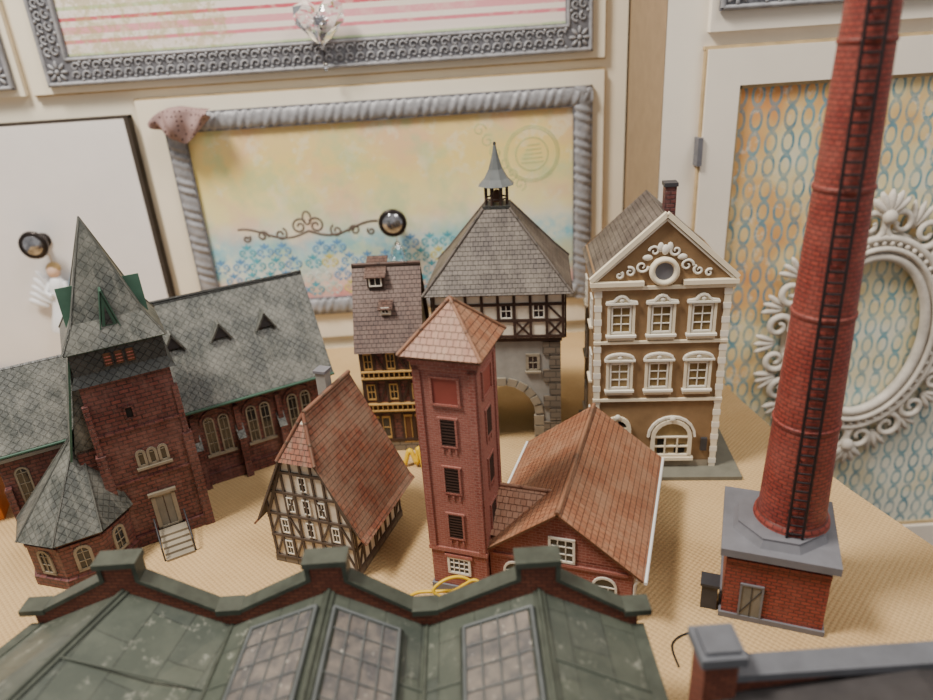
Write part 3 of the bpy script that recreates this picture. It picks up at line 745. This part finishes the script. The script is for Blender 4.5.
# ------------------------------------------------------------------ WIRES
def wire(name,pts,r,mat):
    m=MB(name)
    P=[Vector(p) for p in pts]; out=[]
    for i in range(len(P)-1):
        p0=P[max(i-1,0)];p1=P[i];p2=P[i+1];p3=P[min(i+2,len(P)-1)]
        for q in range(8):
            t=q/8; out.append(.5*((2*p1)+(-p0+p2)*t+(2*p0-5*p1+4*p2-p3)*t*t+(-p0+3*p1-3*p2+p3)*t**3))
    out.append(P[-1]); m.tube(out,r,mat,6); m.done()
m_yw=plain('yellow_wire',C(225,185,40),.4,var=.05); m_bw=plain('black_wire',C(25,25,28),.4)
wire('yellow_wire',[(-6.5,36.0,.12),(-5.6,35.8,1.4),(-4.4,35.6,2.5),(-3.0,35.4,2.7),(-1.9,35.3,2.8),(-1.2,35.3,3.2),(-.4,35.2,3.6),(.3,34.8,2.8),(-.6,34.6,2.4),(-2.4,34.8,2.6),(-3.2,35.0,3.2),(-2.2,35.3,3.8),(-1.0,35.4,3.6),(.4,35.2,2.0),(1.2,34.8,.12)],.12,m_yw)
wire('yellow_wire.001',[(-7.0,55.0,.15),(-6.4,54.4,.15),(-5.8,54.6,1.6),(-5.2,54.2,.4),(-5.0,54.4,1.9),(-4.6,53.8,.15)],.22,m_yw)
wire('black_wire',[(11.6,30.5,.07),(11.7,32.2,.07),(12.9,33.0,.07),(14.2,32.8,.07),(15.6,31.6,.07),(16.4,30.2,.07),(16.2,27.5,.07)],.06,m_bw)
# ------------------------------------------------------------------ TABLE + CLOTH
def clothmat():
    t=NT('tablecloth_burlap',.9,0,.15); o=t.obj()
    sp=t.n('ShaderNodeSeparateXYZ'); t.l(o,sp.inputs[0])
    wx=t.M('SINE',t.M('MULTIPLY',sp.outputs[0],14)); wy=t.M('SINE',t.M('MULTIPLY',sp.outputs[1],14))
    wv=t.M('MULTIPLY',wx,wy)
    h=t.M('ADD',t.M('MULTIPLY',wv,.9),t.M('MULTIPLY',t.noise(o,.16,3),10))
    t.bump(h,.6,.0008)
    f=t.ramp(t.noise(o,.12,4),[(.3,0.0),(.7,1.0)])
    c=t.mix(f,C(194,160,112),C(210,178,130))
    f2=t.noise(t.map(o,scale=(1,6,1)),1.8,2); f3=t.noise(t.map(o,scale=(6,1,1)),1.8,2)
    c=t.mix(t.M('MULTIPLY',f2,.5),c,C(156,124,82)); c=t.mix(t.M('MULTIPLY',f3,.35),c,C(224,196,150))
    return t.col(t.mix(t.M('MULTIPLY',t.M('GREATER_THAN',wv,.15),.16),c,C(120,92,58)))
m_cloth=clothmat()
out=[(-78,82.8),(19.6,82.8),(19.7,70.6),(20.4,69.9),(26.8,69.6),(27.7,62.5),(28.9,53.7),(30.6,46.6),(33,39),(38,28),(46,10),(50,-8),(-78,-8)]
def cloth():
    m=MB('tablecloth')
    m.poly([(x,y,0) for x,y in out][::-1],m_cloth)
    pts=[]
    n=len(out)
    for i in range(n):
        a=Vector(out[i]);b=Vector(out[(i+1)%n]); q=max(1,int((b-a).length/1.2))
        for j in range(q): pts.append(a.lerp(b,j/q))
    G=[]
    N=len(pts)
    for r_,(dz,off) in enumerate(((0,0),(-.25,.25),(-1,.4),(-5,.5),(-12,.6),(-20,.7))):
        row=[]
        for i,p in enumerate(pts):
            t=(pts[(i+1)%N]-pts[i-1]).normalized(); nn=Vector((-t.y,t.x))
            front=(p.x>27.2 and p.y<66) or p.y<-7
            o_=off+(abs(dz)*.05*math.sin(i*.55)+abs(dz)*.04 if front else 0)
            if not front: o_=min(off,.1)
            row.append((p.x+nn.x*o_,p.y+nn.y*o_,dz if front else dz*.2))
        G.append(row)
    m.grid(G,m_cloth,cu=True)
    m.done()
cloth()
def table():
    m=MB('table'); w=plain('table_wood',C(110,76,50),.5)
    ins=[(-77,82.2),(19,82.2),(19,69.6),(26.2,69),(27.1,62.3),(28.3,53.5),(30,46.4),(32.4,38.8),(37.4,27.8),(45.4,9.8),(49.3,-7.4),(-77,-7.4)]
    m.poly([(x,y,-.15) for x,y in ins][::-1],w); m.poly([(x,y,-3) for x,y in ins],w)
    for i in range(len(ins)):
        a=ins[i];b=ins[(i+1)%len(ins)]; m.poly([(a[0],a[1],-.15),(b[0],b[1],-.15),(b[0],b[1],-3),(a[0],a[1],-3)],w)
    for x,y in ((-72,77),(15,77),(-72,-3),(43,-3)): m.box(x-2.5,x+2.5,y-2.5,y+2.5,-75,-3,w)
    m.done()
table()
# ------------------------------------------------------------------ ROOM
def room():
    mf=NT('floor_boards',.5); o=mf.obj(); q=mf.n('ShaderNodeTexBrick')
    for a,v in (('Scale',1),('Brick Width',90),('Row Height',12),('Mortar Size',.2)): q.inputs[a].default_value=v
    q.inputs['Color1'].default_value=C(130,98,70); q.inputs['Color2'].default_value=C(112,84,60); q.inputs['Mortar'].default_value=C(50,36,28)
    mf.l(o,q.inputs['Vector']); mf.col(q.outputs['Color'])
    m=MB('floor'); m.box(-200,200,-150,130,-77,-75,mf.m); m.done()
    wm=plain('wall_paint',C(214,204,184),.8,var=.05)
    m=MB('wall_back'); m.box(-200,200,126,130,-75,160,wm); m.done()
    m=MB('baseboard_back'); m.box(-200,200,124.8,126,-75,-65,plain('baseboard_white',C(230,226,216),.5,var=.04)); m.done()
room()
m_cab=plain('cabinet_cream_paint',C(240,230,208),.45,var=.05,sc=.15)
m_cabw=plain('cabinet_white_paint',C(234,230,228),.4,var=.05,sc=.15)
m_cabr=plain('cabinet_warm_white_paint',C(240,231,216),.4,var=.05,sc=.15)
m_gap=plain('cabinet_gap_dark',C(60,52,44),.8)
m_gold=plain('cabinet_worn_edge',C(190,166,126),.7)
m_silver=plain('frame_pewter',C(156,156,160),.45,metal=.1,var=.35,sc=1.0,bump=.3)
m_silver2=plain('frame_pewter_dark',C(114,114,120),.5,metal=.1,var=.3,sc=1.2)
def pic_mat():
    t=NT('paper_collage_yellow_blue',.7); o=t.obj()
    sp=t.n('ShaderNodeSeparateXYZ'); t.l(o,sp.inputs[0]); x=sp.outputs[0]; z=sp.outputs[2]
    nz=t.noise(o,.22,4)
    f=t.M('ADD',t.M('DIVIDE',t.M('SUBTRACT',z,6),22),t.M('MULTIPLY',t.M('SUBTRACT',nz,.5),.22))
    c=t.ramp(f,[(0.02,C(226,140,136)),(.1,C(232,196,186)),(.2,C(206,222,215)),(.34,C(160,208,218)),(.43,C(226,226,205)),(.52,C(240,230,170)),(.75,C(240,216,134)),(1,C(234,206,148))])
    pk=t.ramp(t.noise(t.map(o,loc=(50,0,3)),.13,3),[(.5,0.0),(.66,1.0)])
    c=t.mix(t.M('MULTIPLY',pk,.45),c,C(232,180,160))
    hi=t.M('MULTIPLY',t.ramp(t.noise(o,.35,5,.7),[(.53,0.0),(.62,1.0)]),.5)
    c=t.mix(hi,c,C(240,232,204))
    gr=t.M('MULTIPLY',t.ramp(t.noise(t.map(o,loc=(30,0,7)),.2,4),[(.5,0.0),(.64,1.0)]),.5)
    c=t.mix(gr,c,C(178,206,158))
    bl=t.M('MULTIPLY',t.ramp(t.noise(t.map(o,loc=(80,0,7)),.28,4),[(.52,0.0),(.62,1.0)]),t.ramp(t.M('DIVIDE',z,16),[(.75,.7),(1,0.0)]))
    return t.col(t.mix(bl,c,C(104,182,204)))
def stripe_mat():
    t=NT('paper_stripes_pink',.7); o=t.obj(); sp=t.n('ShaderNodeSeparateXYZ'); t.l(o,sp.inputs[0]); z=sp.outputs[2]
    f=t.M('FRACT',t.M('DIVIDE',t.M('ADD',z,t.M('MULTIPLY',t.noise(o,3,2),.12)),4.6))
    c=t.ramp(f,[(0,C(236,222,214)),(.14,C(222,130,142)),(.22,C(240,230,220)),(.34,C(230,160,168)),(.5,C(238,226,214)),(.62,C(204,90,104)),(.7,C(240,228,220)),(.85,C(188,204,160)),(.93,C(238,226,216))],'CONSTANT')
    d=t.ramp(t.noise(o,.9,6,.8),[(.46,0.0),(.54,1.0)])
    d2=t.M('MULTIPLY',d,t.M('LESS_THAN',t.M('ADD',sp.outputs[0],t.M('MULTIPLY',t.noise(t.map(o,loc=(1,1,1)),.3,4),14)),-16))
    c=t.mix(t.M('MULTIPLY',d2,.6),c,C(176,168,110))
    wh=t.M('MULTIPLY',t.ramp(t.noise(t.map(o,loc=(9,2,4)),.5,6,.75),[(.52,0.0),(.6,1.0)]),.35)
    return t.col(t.mix(wh,c,C(238,220,205)))
def ring_mat():
    t=NT('paper_blue_chain',.65); o=t.obj(); sp=t.n('ShaderNodeSeparateXYZ'); t.l(o,sp.inputs[0]); x=sp.outputs[0]; z=sp.outputs[2]
    px,pz=1.7,2.3
    def layer(ox,oz,a,b,wd):
        fx=t.M('SUBTRACT',t.M('FRACT',t.M('ADD',t.M('DIVIDE',x,px),ox)),.5); fz=t.M('SUBTRACT',t.M('FRACT',t.M('ADD',t.M('DIVIDE',z,pz),oz)),.5)
        ex=t.M('DIVIDE',t.M('MULTIPLY',fx,px),a); ez=t.M('DIVIDE',t.M('MULTIPLY',fz,pz),b)
        d=t.M('SQRT',t.M('ADD',t.M('MULTIPLY',ex,ex),t.M('MULTIPLY',ez,ez)))
        return t.ramp(t.M('ABSOLUTE',t.M('SUBTRACT',d,.8)),[(wd*.75,1.0),(wd,0.0)])
    r1=layer(0,0,.68,1.25,.22)
    n1=t.noise(o,.13,3)
    bg=t.ramp(t.M('ADD',t.M('MULTIPLY',t.M('SUBTRACT',60,x),.012),t.M('ADD',t.M('MULTIPLY',t.M('SUBTRACT',n1,.5),1.5),t.M('MULTIPLY',z,.006))),[(.05,C(226,226,208)),(.3,C(226,212,164)),(.5,C(224,184,120)),(.8,C(216,140,80))])
    blue=t.ramp(t.noise(o,.25,3),[(.35,C(62,124,148)),(.65,C(104,162,176))])
    am=t.ramp(t.noise(t.map(o,loc=(4,0,8)),.6,5,.7),[(.35,.4),(.6,.9)])
    c=t.mix(t.M('MULTIPLY',r1,am),bg,blue)
    return t.col(t.mix(t.M('MULTIPLY',t.ramp(t.noise(o,.8,5,.7),[(.56,0.0),(.66,1.0)]),.5),c,C(234,228,210)))
m_pic=pic_mat(); m_str=stripe_mat(); m_ring=ring_mat()
def cabinets():
    m=MB('cabinet'); Y=85
    m.box(-100,20.3,Y,124,-75,72,m_cab)
    m.box(-101,20.9,Y-2,124,72,74.5,m_cab)
    m.box(-100,-36.9,Y-1.2,Y,-30,29.5,m_cabw); m.box(-36.9,-36.4,Y-1.25,Y,-30,29.7,m_gap); m.box(-100,-36.4,Y-1.22,Y,29.5,29.8,m_gap)
    m.box(-35.4,17.6,Y-.8,Y,1,31.2,m_cab); m.box(-35.6,17.8,Y-.3,Y,.8,31.4,m_gold)
    m.box(-46.3,17.6,Y-.8,Y,32.5,66,m_cab); m.box(-46.5,17.8,Y-.3,Y,32.3,66.2,m_gold)
    m.box(-99,-47.2,Y-.8,Y,32.5,66,m_cab)
    m.box(-35.4,17.6,Y-.8,Y,-32,-1,m_cab); m.box(-35.4,17.6,Y-.8,Y,-68,-34,m_cab)
    m.done()
    m=MB('cabinet.001'); Y=71
    m.box(20.6,95,Y,124,-75,72,m_cabr); m.box(20.0,95.6,Y-2,124.0,72,74.5,m_cabr)
    m.poly([(20.55,124,-75),(20.55,Y,-75),(20.55,Y,72),(20.55,124,72)],plain('cabinet_side_shade',C(156,134,106),.7,var=.12))  # tan sheet over the cream side: its brownish shadow painted in as colour
    x0,x1,z0,z1=24.4,66,-29,33.1; a,b_,c,d=27.6,62.8,-24.5,29.8; y=Y-.9
    m.box(x0,a,y,Y,z0,z1,m_cabr); m.box(b_,x1,y,Y,z0,z1,m_cabr); m.box(a,b_,y,Y,z0,c,m_cabr); m.box(a,b_,y,Y,d,z1,m_cabr)
    m.box(x0-.2,x0,y+.3,Y,z0,z1,m_gold); m.box(x0-.3,x1,y+.3,Y,z1,z1+.3,m_gold)
    m.poly([(a,Y-.25,c),(b_,Y-.25,c),(b_,Y-.25,d),(a,Y-.25,d)],m_ring)
    for q in ((a,a+.35,c,d),(b_-.35,b_,c,d),(a,b_,c,c+.45),(a,b_,d-.35,d)): m.box(q[0],q[1],Y-.5,Y-.2,q[2],q[3],m_gold)
    m.box(24.4,90,Y-.8,Y,34.6,66,m_cabr); m.box(67.5,93,Y-.9,Y,-29,33.1,m_cabr)
    m.box(24.4,66,Y-.8,Y,-68,-31,m_cabr)
    m.box(23.9,24.4,Y-1.2,Y,22.5,25.2,m_silver2)
    m.done()
cabinets()
def rope(m,x0,x1,z0,z1,y,w,h,mat,pitch=1.5,amp=.13):
    c=w/2
    sides=[((x0+c,z0+c),(x1-c,z0+c)),((x1-c,z0+c),(x1-c,z1-c)),((x1-c,z1-c),(x0+c,z1-c)),((x0+c,z1-c),(x0+c,z0+c))]
    for A,B in sides:
        A=Vector(A);B=Vector(B); L=(B-A).length; d=(B-A)/L; p=Vector((-d.y,d.x)); n=int((L+w)/.2); G=[]
        for i in range(n+1):
            s_=-c+(L+w)*i/n; row=[]
            for j in range(13):
                ph=math.pi*j/12
                g=math.sin(2*math.pi*s_/pitch+2.4*ph)
                grp=1 if math.sin(2*math.pi*s_/(pitch*3.5)+.8*ph)>-.45 else .15
                mod=1+amp*grp*(abs(g)**.6*(1 if g>0 else -1))
                if j in (0,12): mod=1
                q=A+d*s_+p*math.cos(ph)*c*(1+(mod-1)*.3)
                row.append((q.x,y-math.sin(ph)**.7*h*mod,q.y))
            G.append(row)
        m.grid(G,mat)
    for q in ((x0,x1,z0,z0+.35),(x0,x1,z1-.35,z1),(x0,x0+.35,z0,z1),(x1-.35,x1,z0,z1),(x0+w-.3,x1-w+.3,z0+w-.3,z0+w),(x0+w-.3,x1-w+.3,z1-w,z1-w+.3),(x0+w-.3,x0+w,z0+w,z1-w),(x1-w,x1-w+.3,z0+w,z1-w)):
        m.box(q[0],q[1],y-.5,y+.02,q[2],q[3],m_silver2)
def lace(m,x0,x1,z0,z1,y,w,mat):
    for q in ((x0,x1,z0,z0+w),(x0,x1,z1-w,z1),(x0,x0+w,z0+w,z1-w),(x1-w,x1,z0+w,z1-w)): m.box(q[0],q[1],y-.35,y,q[2],q[3],m_silver2)
    for o_,hh in ((.25,.75),(w-.3,.6)):
        P=[(x0+o_,y-.35,z0+o_),(x1-o_,y-.35,z0+o_),(x1-o_,y-.35,z1-o_),(x0+o_,y-.35,z1-o_)]
        for i in range(4): m.tube([P[i],P[(i+1)%4]],.26*hh+.05,mat,8)
    c=w/2; pitch=1.15
    def run(a,b_,fix,hor):
        n=int((b_-a)/pitch)
        for i in range(n):
            t=a+(i+.5)*(b_-a)/n
            for k_ in (-1,1):
                P,q=spiral(t if hor else fix,fix if hor else t,y-.42,.5,1.0,(.3 if k_>0 else 3.4)+(0 if hor else 1.57),k_,n=9)
                P=[((p[0],p[1],p[2]+k_*.42) if hor else (p[0]+k_*.42,p[1],p[2])) for p in P]
                m.tube(P,[.15*x for x in q],mat,5)
            for k_ in (-1,1):
                cc=(t+pitch/2,y-.42,fix+k_*w*.3) if hor else (fix+k_*w*.3,y-.42,t+pitch/2)
                m.blob(cc,(.2,.18,.2),mat,6,4)
    run(x0+w,x1-w,z0+c,True); run(x0+w,x1-w,z1-c,True); run(z0+w,z1-w,x0+c,False); run(z0+w,z1-w,x1-c,False)
    for cx in (x0+c,x1-c):
        for cz in (z0+c,z1-c):
            for i in range(8):
                an=R(45*i); m.blob((cx+.75*math.cos(an),y-.42,cz+.75*math.sin(an)),(.5,.2,.2),mat,6,4,Matrix.Rotation(-an,4,'Y'))
            m.blob((cx,y-.5,cz),(.3,.25,.3),mat,6,4)
def frames():
    Y=84.2
    m=MB('picture_frame'); x0,x1,z0,z1=-32.6,16.2,4.4,29.7
    m.box(x0+.4,x1-.4,Y-.1,Y,z0+.4,z1-.4,m_silver2); m.poly([(x0+1,Y-.14,z0+1),(x1-1,Y-.14,z0+1),(x1-1,Y-.14,z1-1),(x0+1,Y-.14,z1-1)],m_pic)
    rope(m,x0,x1,z0,z1,Y-.1,2.2,.8,m_silver,1.0,.16)
    ink=plain('print_ink',C(104,92,84),.8)
    def fl(P,r=.09): m.tube([(a,Y-.16,b_) for a,b_ in P],r,ink,5,flat=.3)
    for sg in (-1,1):
        cx=-18.2
        for (dx,dz,r_,t_,a0,dr) in ((1.0,.6,1.0,1.4,2.5,-1),(3.4,-.2,.8,1.3,2.0,1),(5.6,-.3,.7,1.3,3.4,-1),(7.6,-.5,.5,1.2,2.4,1)):
            P,_=spiral(cx+sg*dx,15.2+dz,0,r_,t_,a0 if sg>0 else math.pi-a0,dr*sg); fl([(p[0],p[2]) for p in P],.13)
        fl([(cx+sg*(8.5*i/14),15.0-.7*math.sin(i/14*5)+.2) for i in range(15)],.15)
    fl([(-18.2+.5*math.cos(a),16.8+.8*math.sin(a)) for a in [i*.5 for i in range(13)]],.12)
    inks=[plain('stencil_'+n_,c_,.75,var=.35,sc=1.0) for n_,c_ in (('teal',C(88,172,192)),('blue',C(104,156,204)),('olive',C(214,206,120)),('pale',C(206,222,214)))]
    yy=Y-.155
    def leaf(cx,cz,L,w_,an,mt):
        pts=[(0,0)]
        for i in range(1,9):
            u=i/8; pts.append((u*L,w_*math.sin(math.pi*u**.8)))
        for i in range(7,0,-1):
            u=i/8; pts.append((u*L,-w_*math.sin(math.pi*u**.8)))
        ca,sa=math.cos(an),math.sin(an)
        m.poly([(cx+a*ca-b_*sa,yy,cz+a*sa+b_*ca) for a,b_ in pts],mt)
    for row in range(4):
        for i in range(20):
            x=-29.5+i*2.25+(1.1 if row%2 else 0)+random.uniform(-.15,.15); z=7.6+row*1.75
            if x>13 or (row==3 and random.random()<.45): continue
            mt=inks[random.choice((0,0,1,1,2,3)) if row<3 else random.choice((0,3,1))]
            leaf(x,z+.3,.95,.24,R(90),mt)
            for sg in (-1,1):
                P,q=spiral(x+sg*.55,z+.1,yy,.48,1.15,math.pi*(1.5),sg,n=12); m.tube([(p[0],yy,p[2]) for p in P],[.13*v_ for v_ in q],mt,5,flat=.2)
                leaf(x+sg*.1,z-.35,.6,.15,R(-90+sg*50),mt)
                leaf(x+sg*.2,z+.55,.6,.14,R(90-sg*38),mt)
    ink2=plain('print_ink_green',C(178,192,136),.8)
    for r_ in (3.2,2.95,1.9): m.tube([(9.2+r_*math.cos(a),Y-.15,22.5+r_*math.sin(a)) for a in [2*math.pi*i/36 for i in range(36)]],.06,ink2,5,closed=True,flat=.2)
    for q in range(5): m.tube([(7.9+.2*q,Y-.15,21.5+q*.5),(10.6-.1*q,Y-.15,21.6+q*.5)],.05,ink2,5,flat=.2)
    for q in range(6):
        P,_=spiral(3.2+q*.9,25.6-q*1.3,0,.8,1.2,q,1); m.tube([(p[0],Y-.15,p[2]) for p in P],.05,ink2,5,flat=.2)
    m.done()
    for nm,(x0,x1,z0,z1,Y2,mm) in {'picture_frame.001':(-44.2,16.2,33.2,62,84.2,m_str),'picture_frame.002':(-97,-47.9,33.2,62,84.2,m_str),'picture_frame.003':(25,86,36.3,62,70.2,m_str)}.items():
        m=MB(nm); m.box(x0+.4,x1-.4,Y2-.1,Y2,z0+.4,z1-.4,m_silver2)
        m.poly([(x0+1,Y2-.14,z0+1),(x1-1,Y2-.14,z0+1),(x1-1,Y2-.14,z1-1),(x0+1,Y2-.14,z1-1)],mm)
        lace(m,x0,x1,z0,z1,Y2-.1,3.0,m_silver); m.done()
frames()
# ------------------------------------------------------------------ KNOBS & ORNAMENTS
m_knobd=plain('knob_dark_metal',C(52,46,44),.3,metal=.6); m_knobs=plain('knob_mirror',C(190,190,195),.12,metal=.9,var=.6,sc=1.6)
gl=NT('crystal',.0); gl.b.inputs['Transmission Weight'].default_value=1.0; gl.b.inputs['IOR'].default_value=1.5; gl.col(C(246,248,252)); m_cry=gl.m
def knob(name,x,z,y0=83.9):
    m=MB(name); m.T=Matrix.Translation((x,y0,z))@Matrix.Rotation(R(90),4,'X')
    m.lathe([(.9,0),(.9,.25),(.5,.4),(.45,1.4),(1.0,1.7),(1.6,2.0),(1.7,2.3),(1.6,2.6),(1.15,2.55)],m_knobd,28,cap=False)
    m.lathe([(1.15,2.55),(.95,2.7),(.5,2.9),(.01,2.95)],m_knobs,28,cap=False); m.done()
knob('drawer_knob',-7.7,16,84.05); knob('drawer_knob.001',-50.0,16.3,83.8)
def heart():
    m=MB('crystal_heart_knob'); c=(-13.2,84.05,38.0)
    O=[]
    for i in range(24):
        t=2*math.pi*i/24; O.append((.165*16*math.sin(t)**3,.165*(13*math.cos(t)-5*math.cos(2*t)-2*math.cos(3*t)-math.cos(4*t))))
    m.T=Matrix.Translation(c)
    m.box(-.35,.35,-1.25,0,-.35,.35,m_knobd)
    m.blob((0,-1.2,0),(.8,.25,.8),m_knobs,10,6)
    lay=[(.55,-1.3),(.95,-1.6),(1.0,-1.95),(.78,-2.5),(.45,-2.85),(.2,-2.9)]
    G=[]
    for li,(s_,y) in enumerate(lay):
        G.append([(a*s_*(1+.09*((i+li)%2)),y+.12*((i+li)%2),b_*s_*(1+.09*((i+li)%2))) for i,(a,b_) in enumerate(O)])
    m.grid(G,m_cry,cu=True,smooth=False); m.poly(G[-1],m_cry); m.poly(G[0][::-1],m_cry)
    m.tube([(0,-1.5,-2.5),(0,-1.6,-4.2)],.08,m_knobd,5)
    m.blob((0,-1.6,-4.5),(.3,.3,.5),m_cry,6,4)
    m.done()
heart()
def angel():
    m=MB('angel_ornament'); mw=plain('porcelain_white',C(232,234,238),.3,var=.06); mb=plain('porcelain_blue',C(150,185,205),.3); mk=plain('angel_skin',C(225,190,165),.5); mh=plain('angel_hair',C(190,160,110),.6)
    m.T=Matrix.Translation((-49.2,82.4,5.4))@Matrix.Scale(1.25,4)
    m.lathe([(1.7,0),(1.75,.25),(1.2,1.8),(.75,3.6),(.85,4.4),(.55,5.1),(.25,5.4)],mw,16)
    m.blob((0,0,5.9),(.62,.6,.7),mk,12,8); m.blob((0,.15,6.15),(.7,.62,.62),mh,12,8)
    for sg in (-1,1):
        m.tube([(sg*.7,0,4.7),(sg*1.1,-.5,3.9),(sg*.25,-1.0,3.7)],[.3,.25,.18],mw,8)
        for i in range(5):
            m.blob((sg*(1.3+.35*i),.5,4.6-.5*i),(.38,.18,1.5-.12*i),mw if sg<0 else mb,8,6,Matrix.Rotation(R(sg*(28+9*i)),4,'Y'))
    m.tube([(0,.2,6.7),(0,.2,7.4),(-.2,-.2,8.3)],.05,m_gold,5)
    m.done()
    m=MB('crystal_pendant'); m.T=Matrix.Translation((-7.5,82.4,0))
    m.tube([(0,0,14.6),(0,0,13.6)],.05,m_gold,5); m.lathe([(.05,10.2),(.9,11.6),(.7,12.8),(.1,13.6)],m_cry,8,smooth=False)
    m.done()
angel()
def bow():
    t=NT('polka_dot_fabric',.8); o=t.obj(); vo=t.n('ShaderNodeTexVoronoi'); vo.inputs['Scale'].default_value=2.0; vo.inputs['Randomness'].default_value=.15; t.l(o,vo.inputs['Vector'])
    t.col(t.mix(t.M('LESS_THAN',vo.outputs['Distance'],.24),C(150,124,120),C(76,54,54)))
    m=MB('fabric_scarf'); m.T=Matrix.Translation((-29.8,82.2,28.7))
    top=[(-3.6,.3),(-2.6,1.3),(-1.4,1.7),(0,1.8),(1.6,1.5),(3.2,1.3)]
    bot=[(-3.0,-.4),(-2.2,-.6),(-1.2,-1.6),(.0,-2.2),(1.4,-1.3),(3.3,.5)]
    def ev(P,u):
        f=u*(len(P)-1); i=min(int(f),len(P)-2); q=f-i
        return (P[i][0]*(1-q)+P[i+1][0]*q, P[i][1]*(1-q)+P[i+1][1]*q)
    G=[]
    for i in range(29):
        u=i/28; a=ev(top,u); b_=ev(bot,u); row=[]
        for j in range(15):
            v=j/14
            x=a[0]+(b_[0]-a[0])*v; z=a[1]+(b_[1]-a[1])*v
            y=-.7-.5*math.sin(math.pi*v)-.32*math.sin(13*u+3.5*v)-.14*math.sin(23*u-5*v)
            if j==0: y=.4
            row.append((x,y,z))
        G.append(row)
    m.grid(G,t.m)
    m.grid([[(p[0],p[1]+.2,p[2]) for p in r_] for r_ in G],t.m)
    m.done()
bow()
def oval():
    m=MB('oval_mirror_frame'); w=plain('carved_white',C(214,206,194),.55,var=.25,bump=.2); cx,cz=44,2.6; Y=70.5
    def ring(a,b_,r,y): m.tube([(cx+a*math.cos(t),y,cz+b_*math.sin(t)) for t in [2*math.pi*i/72 for i in range(72)]],r,w,10,closed=True)
    ring(6.4,9.3,.5,Y-.75); ring(7.3,10.2,.3,Y-1.1); ring(8.3,11.3,.4,Y-.8)
    G=[]
    for a,b_,y in ((6.3,9.2,Y),(6.3,9.2,Y-.7),(7.3,10.2,Y-.9),(8.5,11.5,Y-.5),(9.0,12,Y)):
        G.append([(cx+a*math.cos(2*math.pi*i/72),y,cz+b_*math.sin(2*math.pi*i/72)) for i in range(72)])
    m.grid(G,w,cu=True)
    for i in range(56):
        t=2*math.pi*i/56; m.blob((cx+7.8*math.cos(t),Y-.95,cz+10.8*math.sin(t)),(.3,.3,.3),w,6,4)
    n=20
    for i in range(n):
        t=2*math.pi*(i+.5)/n; c,s_=math.cos(t),math.sin(t)
        big=1.0+.25*abs(s_)**3
        px,pz=cx+9.9*c,cz+12.9*s_
        dr=1 if i%2 else -1
        P,q=spiral(px,pz,Y-.7,1.45*big,1.35,t+(math.pi*.9)*dr,dr)
        m.tube(P,[.42*x for x in q],w,8)
        t2=2*math.pi*i/n
        for off in (-22,0,22):
            an=t2+R(off)
            m.blob((cx+10.3*math.cos(t2)+.75*math.cos(an)+.3*off/22*-math.sin(t2),Y-.5,cz+13.4*math.sin(t2)+.75*math.sin(an)+.3*off/22*math.cos(t2)),(1.25*big,.35,.34),w,8,5,Matrix.Rotation(-an,4,'Y'))
    for sz in (1,-1):
        for off in (-50,-25,0,25,50):
            an=R(90*sz+off); m.blob((cx+1.2*math.cos(an),Y-.9,cz+sz*13.8+1.2*math.sin(an)),(1.5,.45,.45),w,8,5,Matrix.Rotation(-an,4,'Y'))
        m.blob((cx,Y-1.2,cz+sz*13.6),(.8,.6,.8),w)
    m.done()
oval()
# ------------------------------------------------------------------ CAMERA
th=R(24.4); ro=.0674; rc=.9977
r=Vector((1,0,0)); U=Vector((0,math.sin(th),math.cos(th))); F=Vector((0,math.cos(th),-math.sin(th)))
Rc=(r*rc-U*ro).normalized(); Uc=(r*ro+U*rc).normalized(); Bk=-F
mat=Matrix(((Rc.x,Uc.x,Bk.x,0),(Rc.y,Uc.y,Bk.y,0),(Rc.z,Uc.z,Bk.z,.36),(0,0,0,1)))
cd=bpy.data.cameras.new('camera'); cam=bpy.data.objects.new('camera',cd); bpy.context.collection.objects.link(cam)
cam.matrix_world=mat; cd.lens=27.0; cd.sensor_width=36; cd.clip_start=.01; cd.clip_end=50
cd.dof.use_dof=True; cd.dof.focus_distance=.52; cd.dof.aperture_fstop=5.0
bpy.context.scene.camera=cam
# ------------------------------------------------------------------ LIGHT
def area(name,loc,tgt,size,e,col):
    l=bpy.data.lights.new(name,'AREA'); l.size=size; l.energy=e; l.color=col; l.shape='SQUARE'
    o=bpy.data.objects.new(name,l); bpy.context.collection.objects.link(o); o.location=loc
    o.rotation_euler=(Vector(tgt)-Vector(loc)).to_track_quat('-Z','Y').to_euler()
area('ceiling_lamp',(-.65,.25,1.4),(.05,.65,0),.3,33,(1,.93,.83))
area('ceiling_lamp.001',(.8,-.1,1.7),(.2,.75,.1),.6,15,(1,.95,.88))
wd=bpy.data.worlds.new('world'); bpy.context.scene.world=wd; wd.use_nodes=True
wd.node_tree.nodes['Background'].inputs[0].default_value=(1,.98,.96,1); wd.node_tree.nodes['Background'].inputs[1].default_value=.38
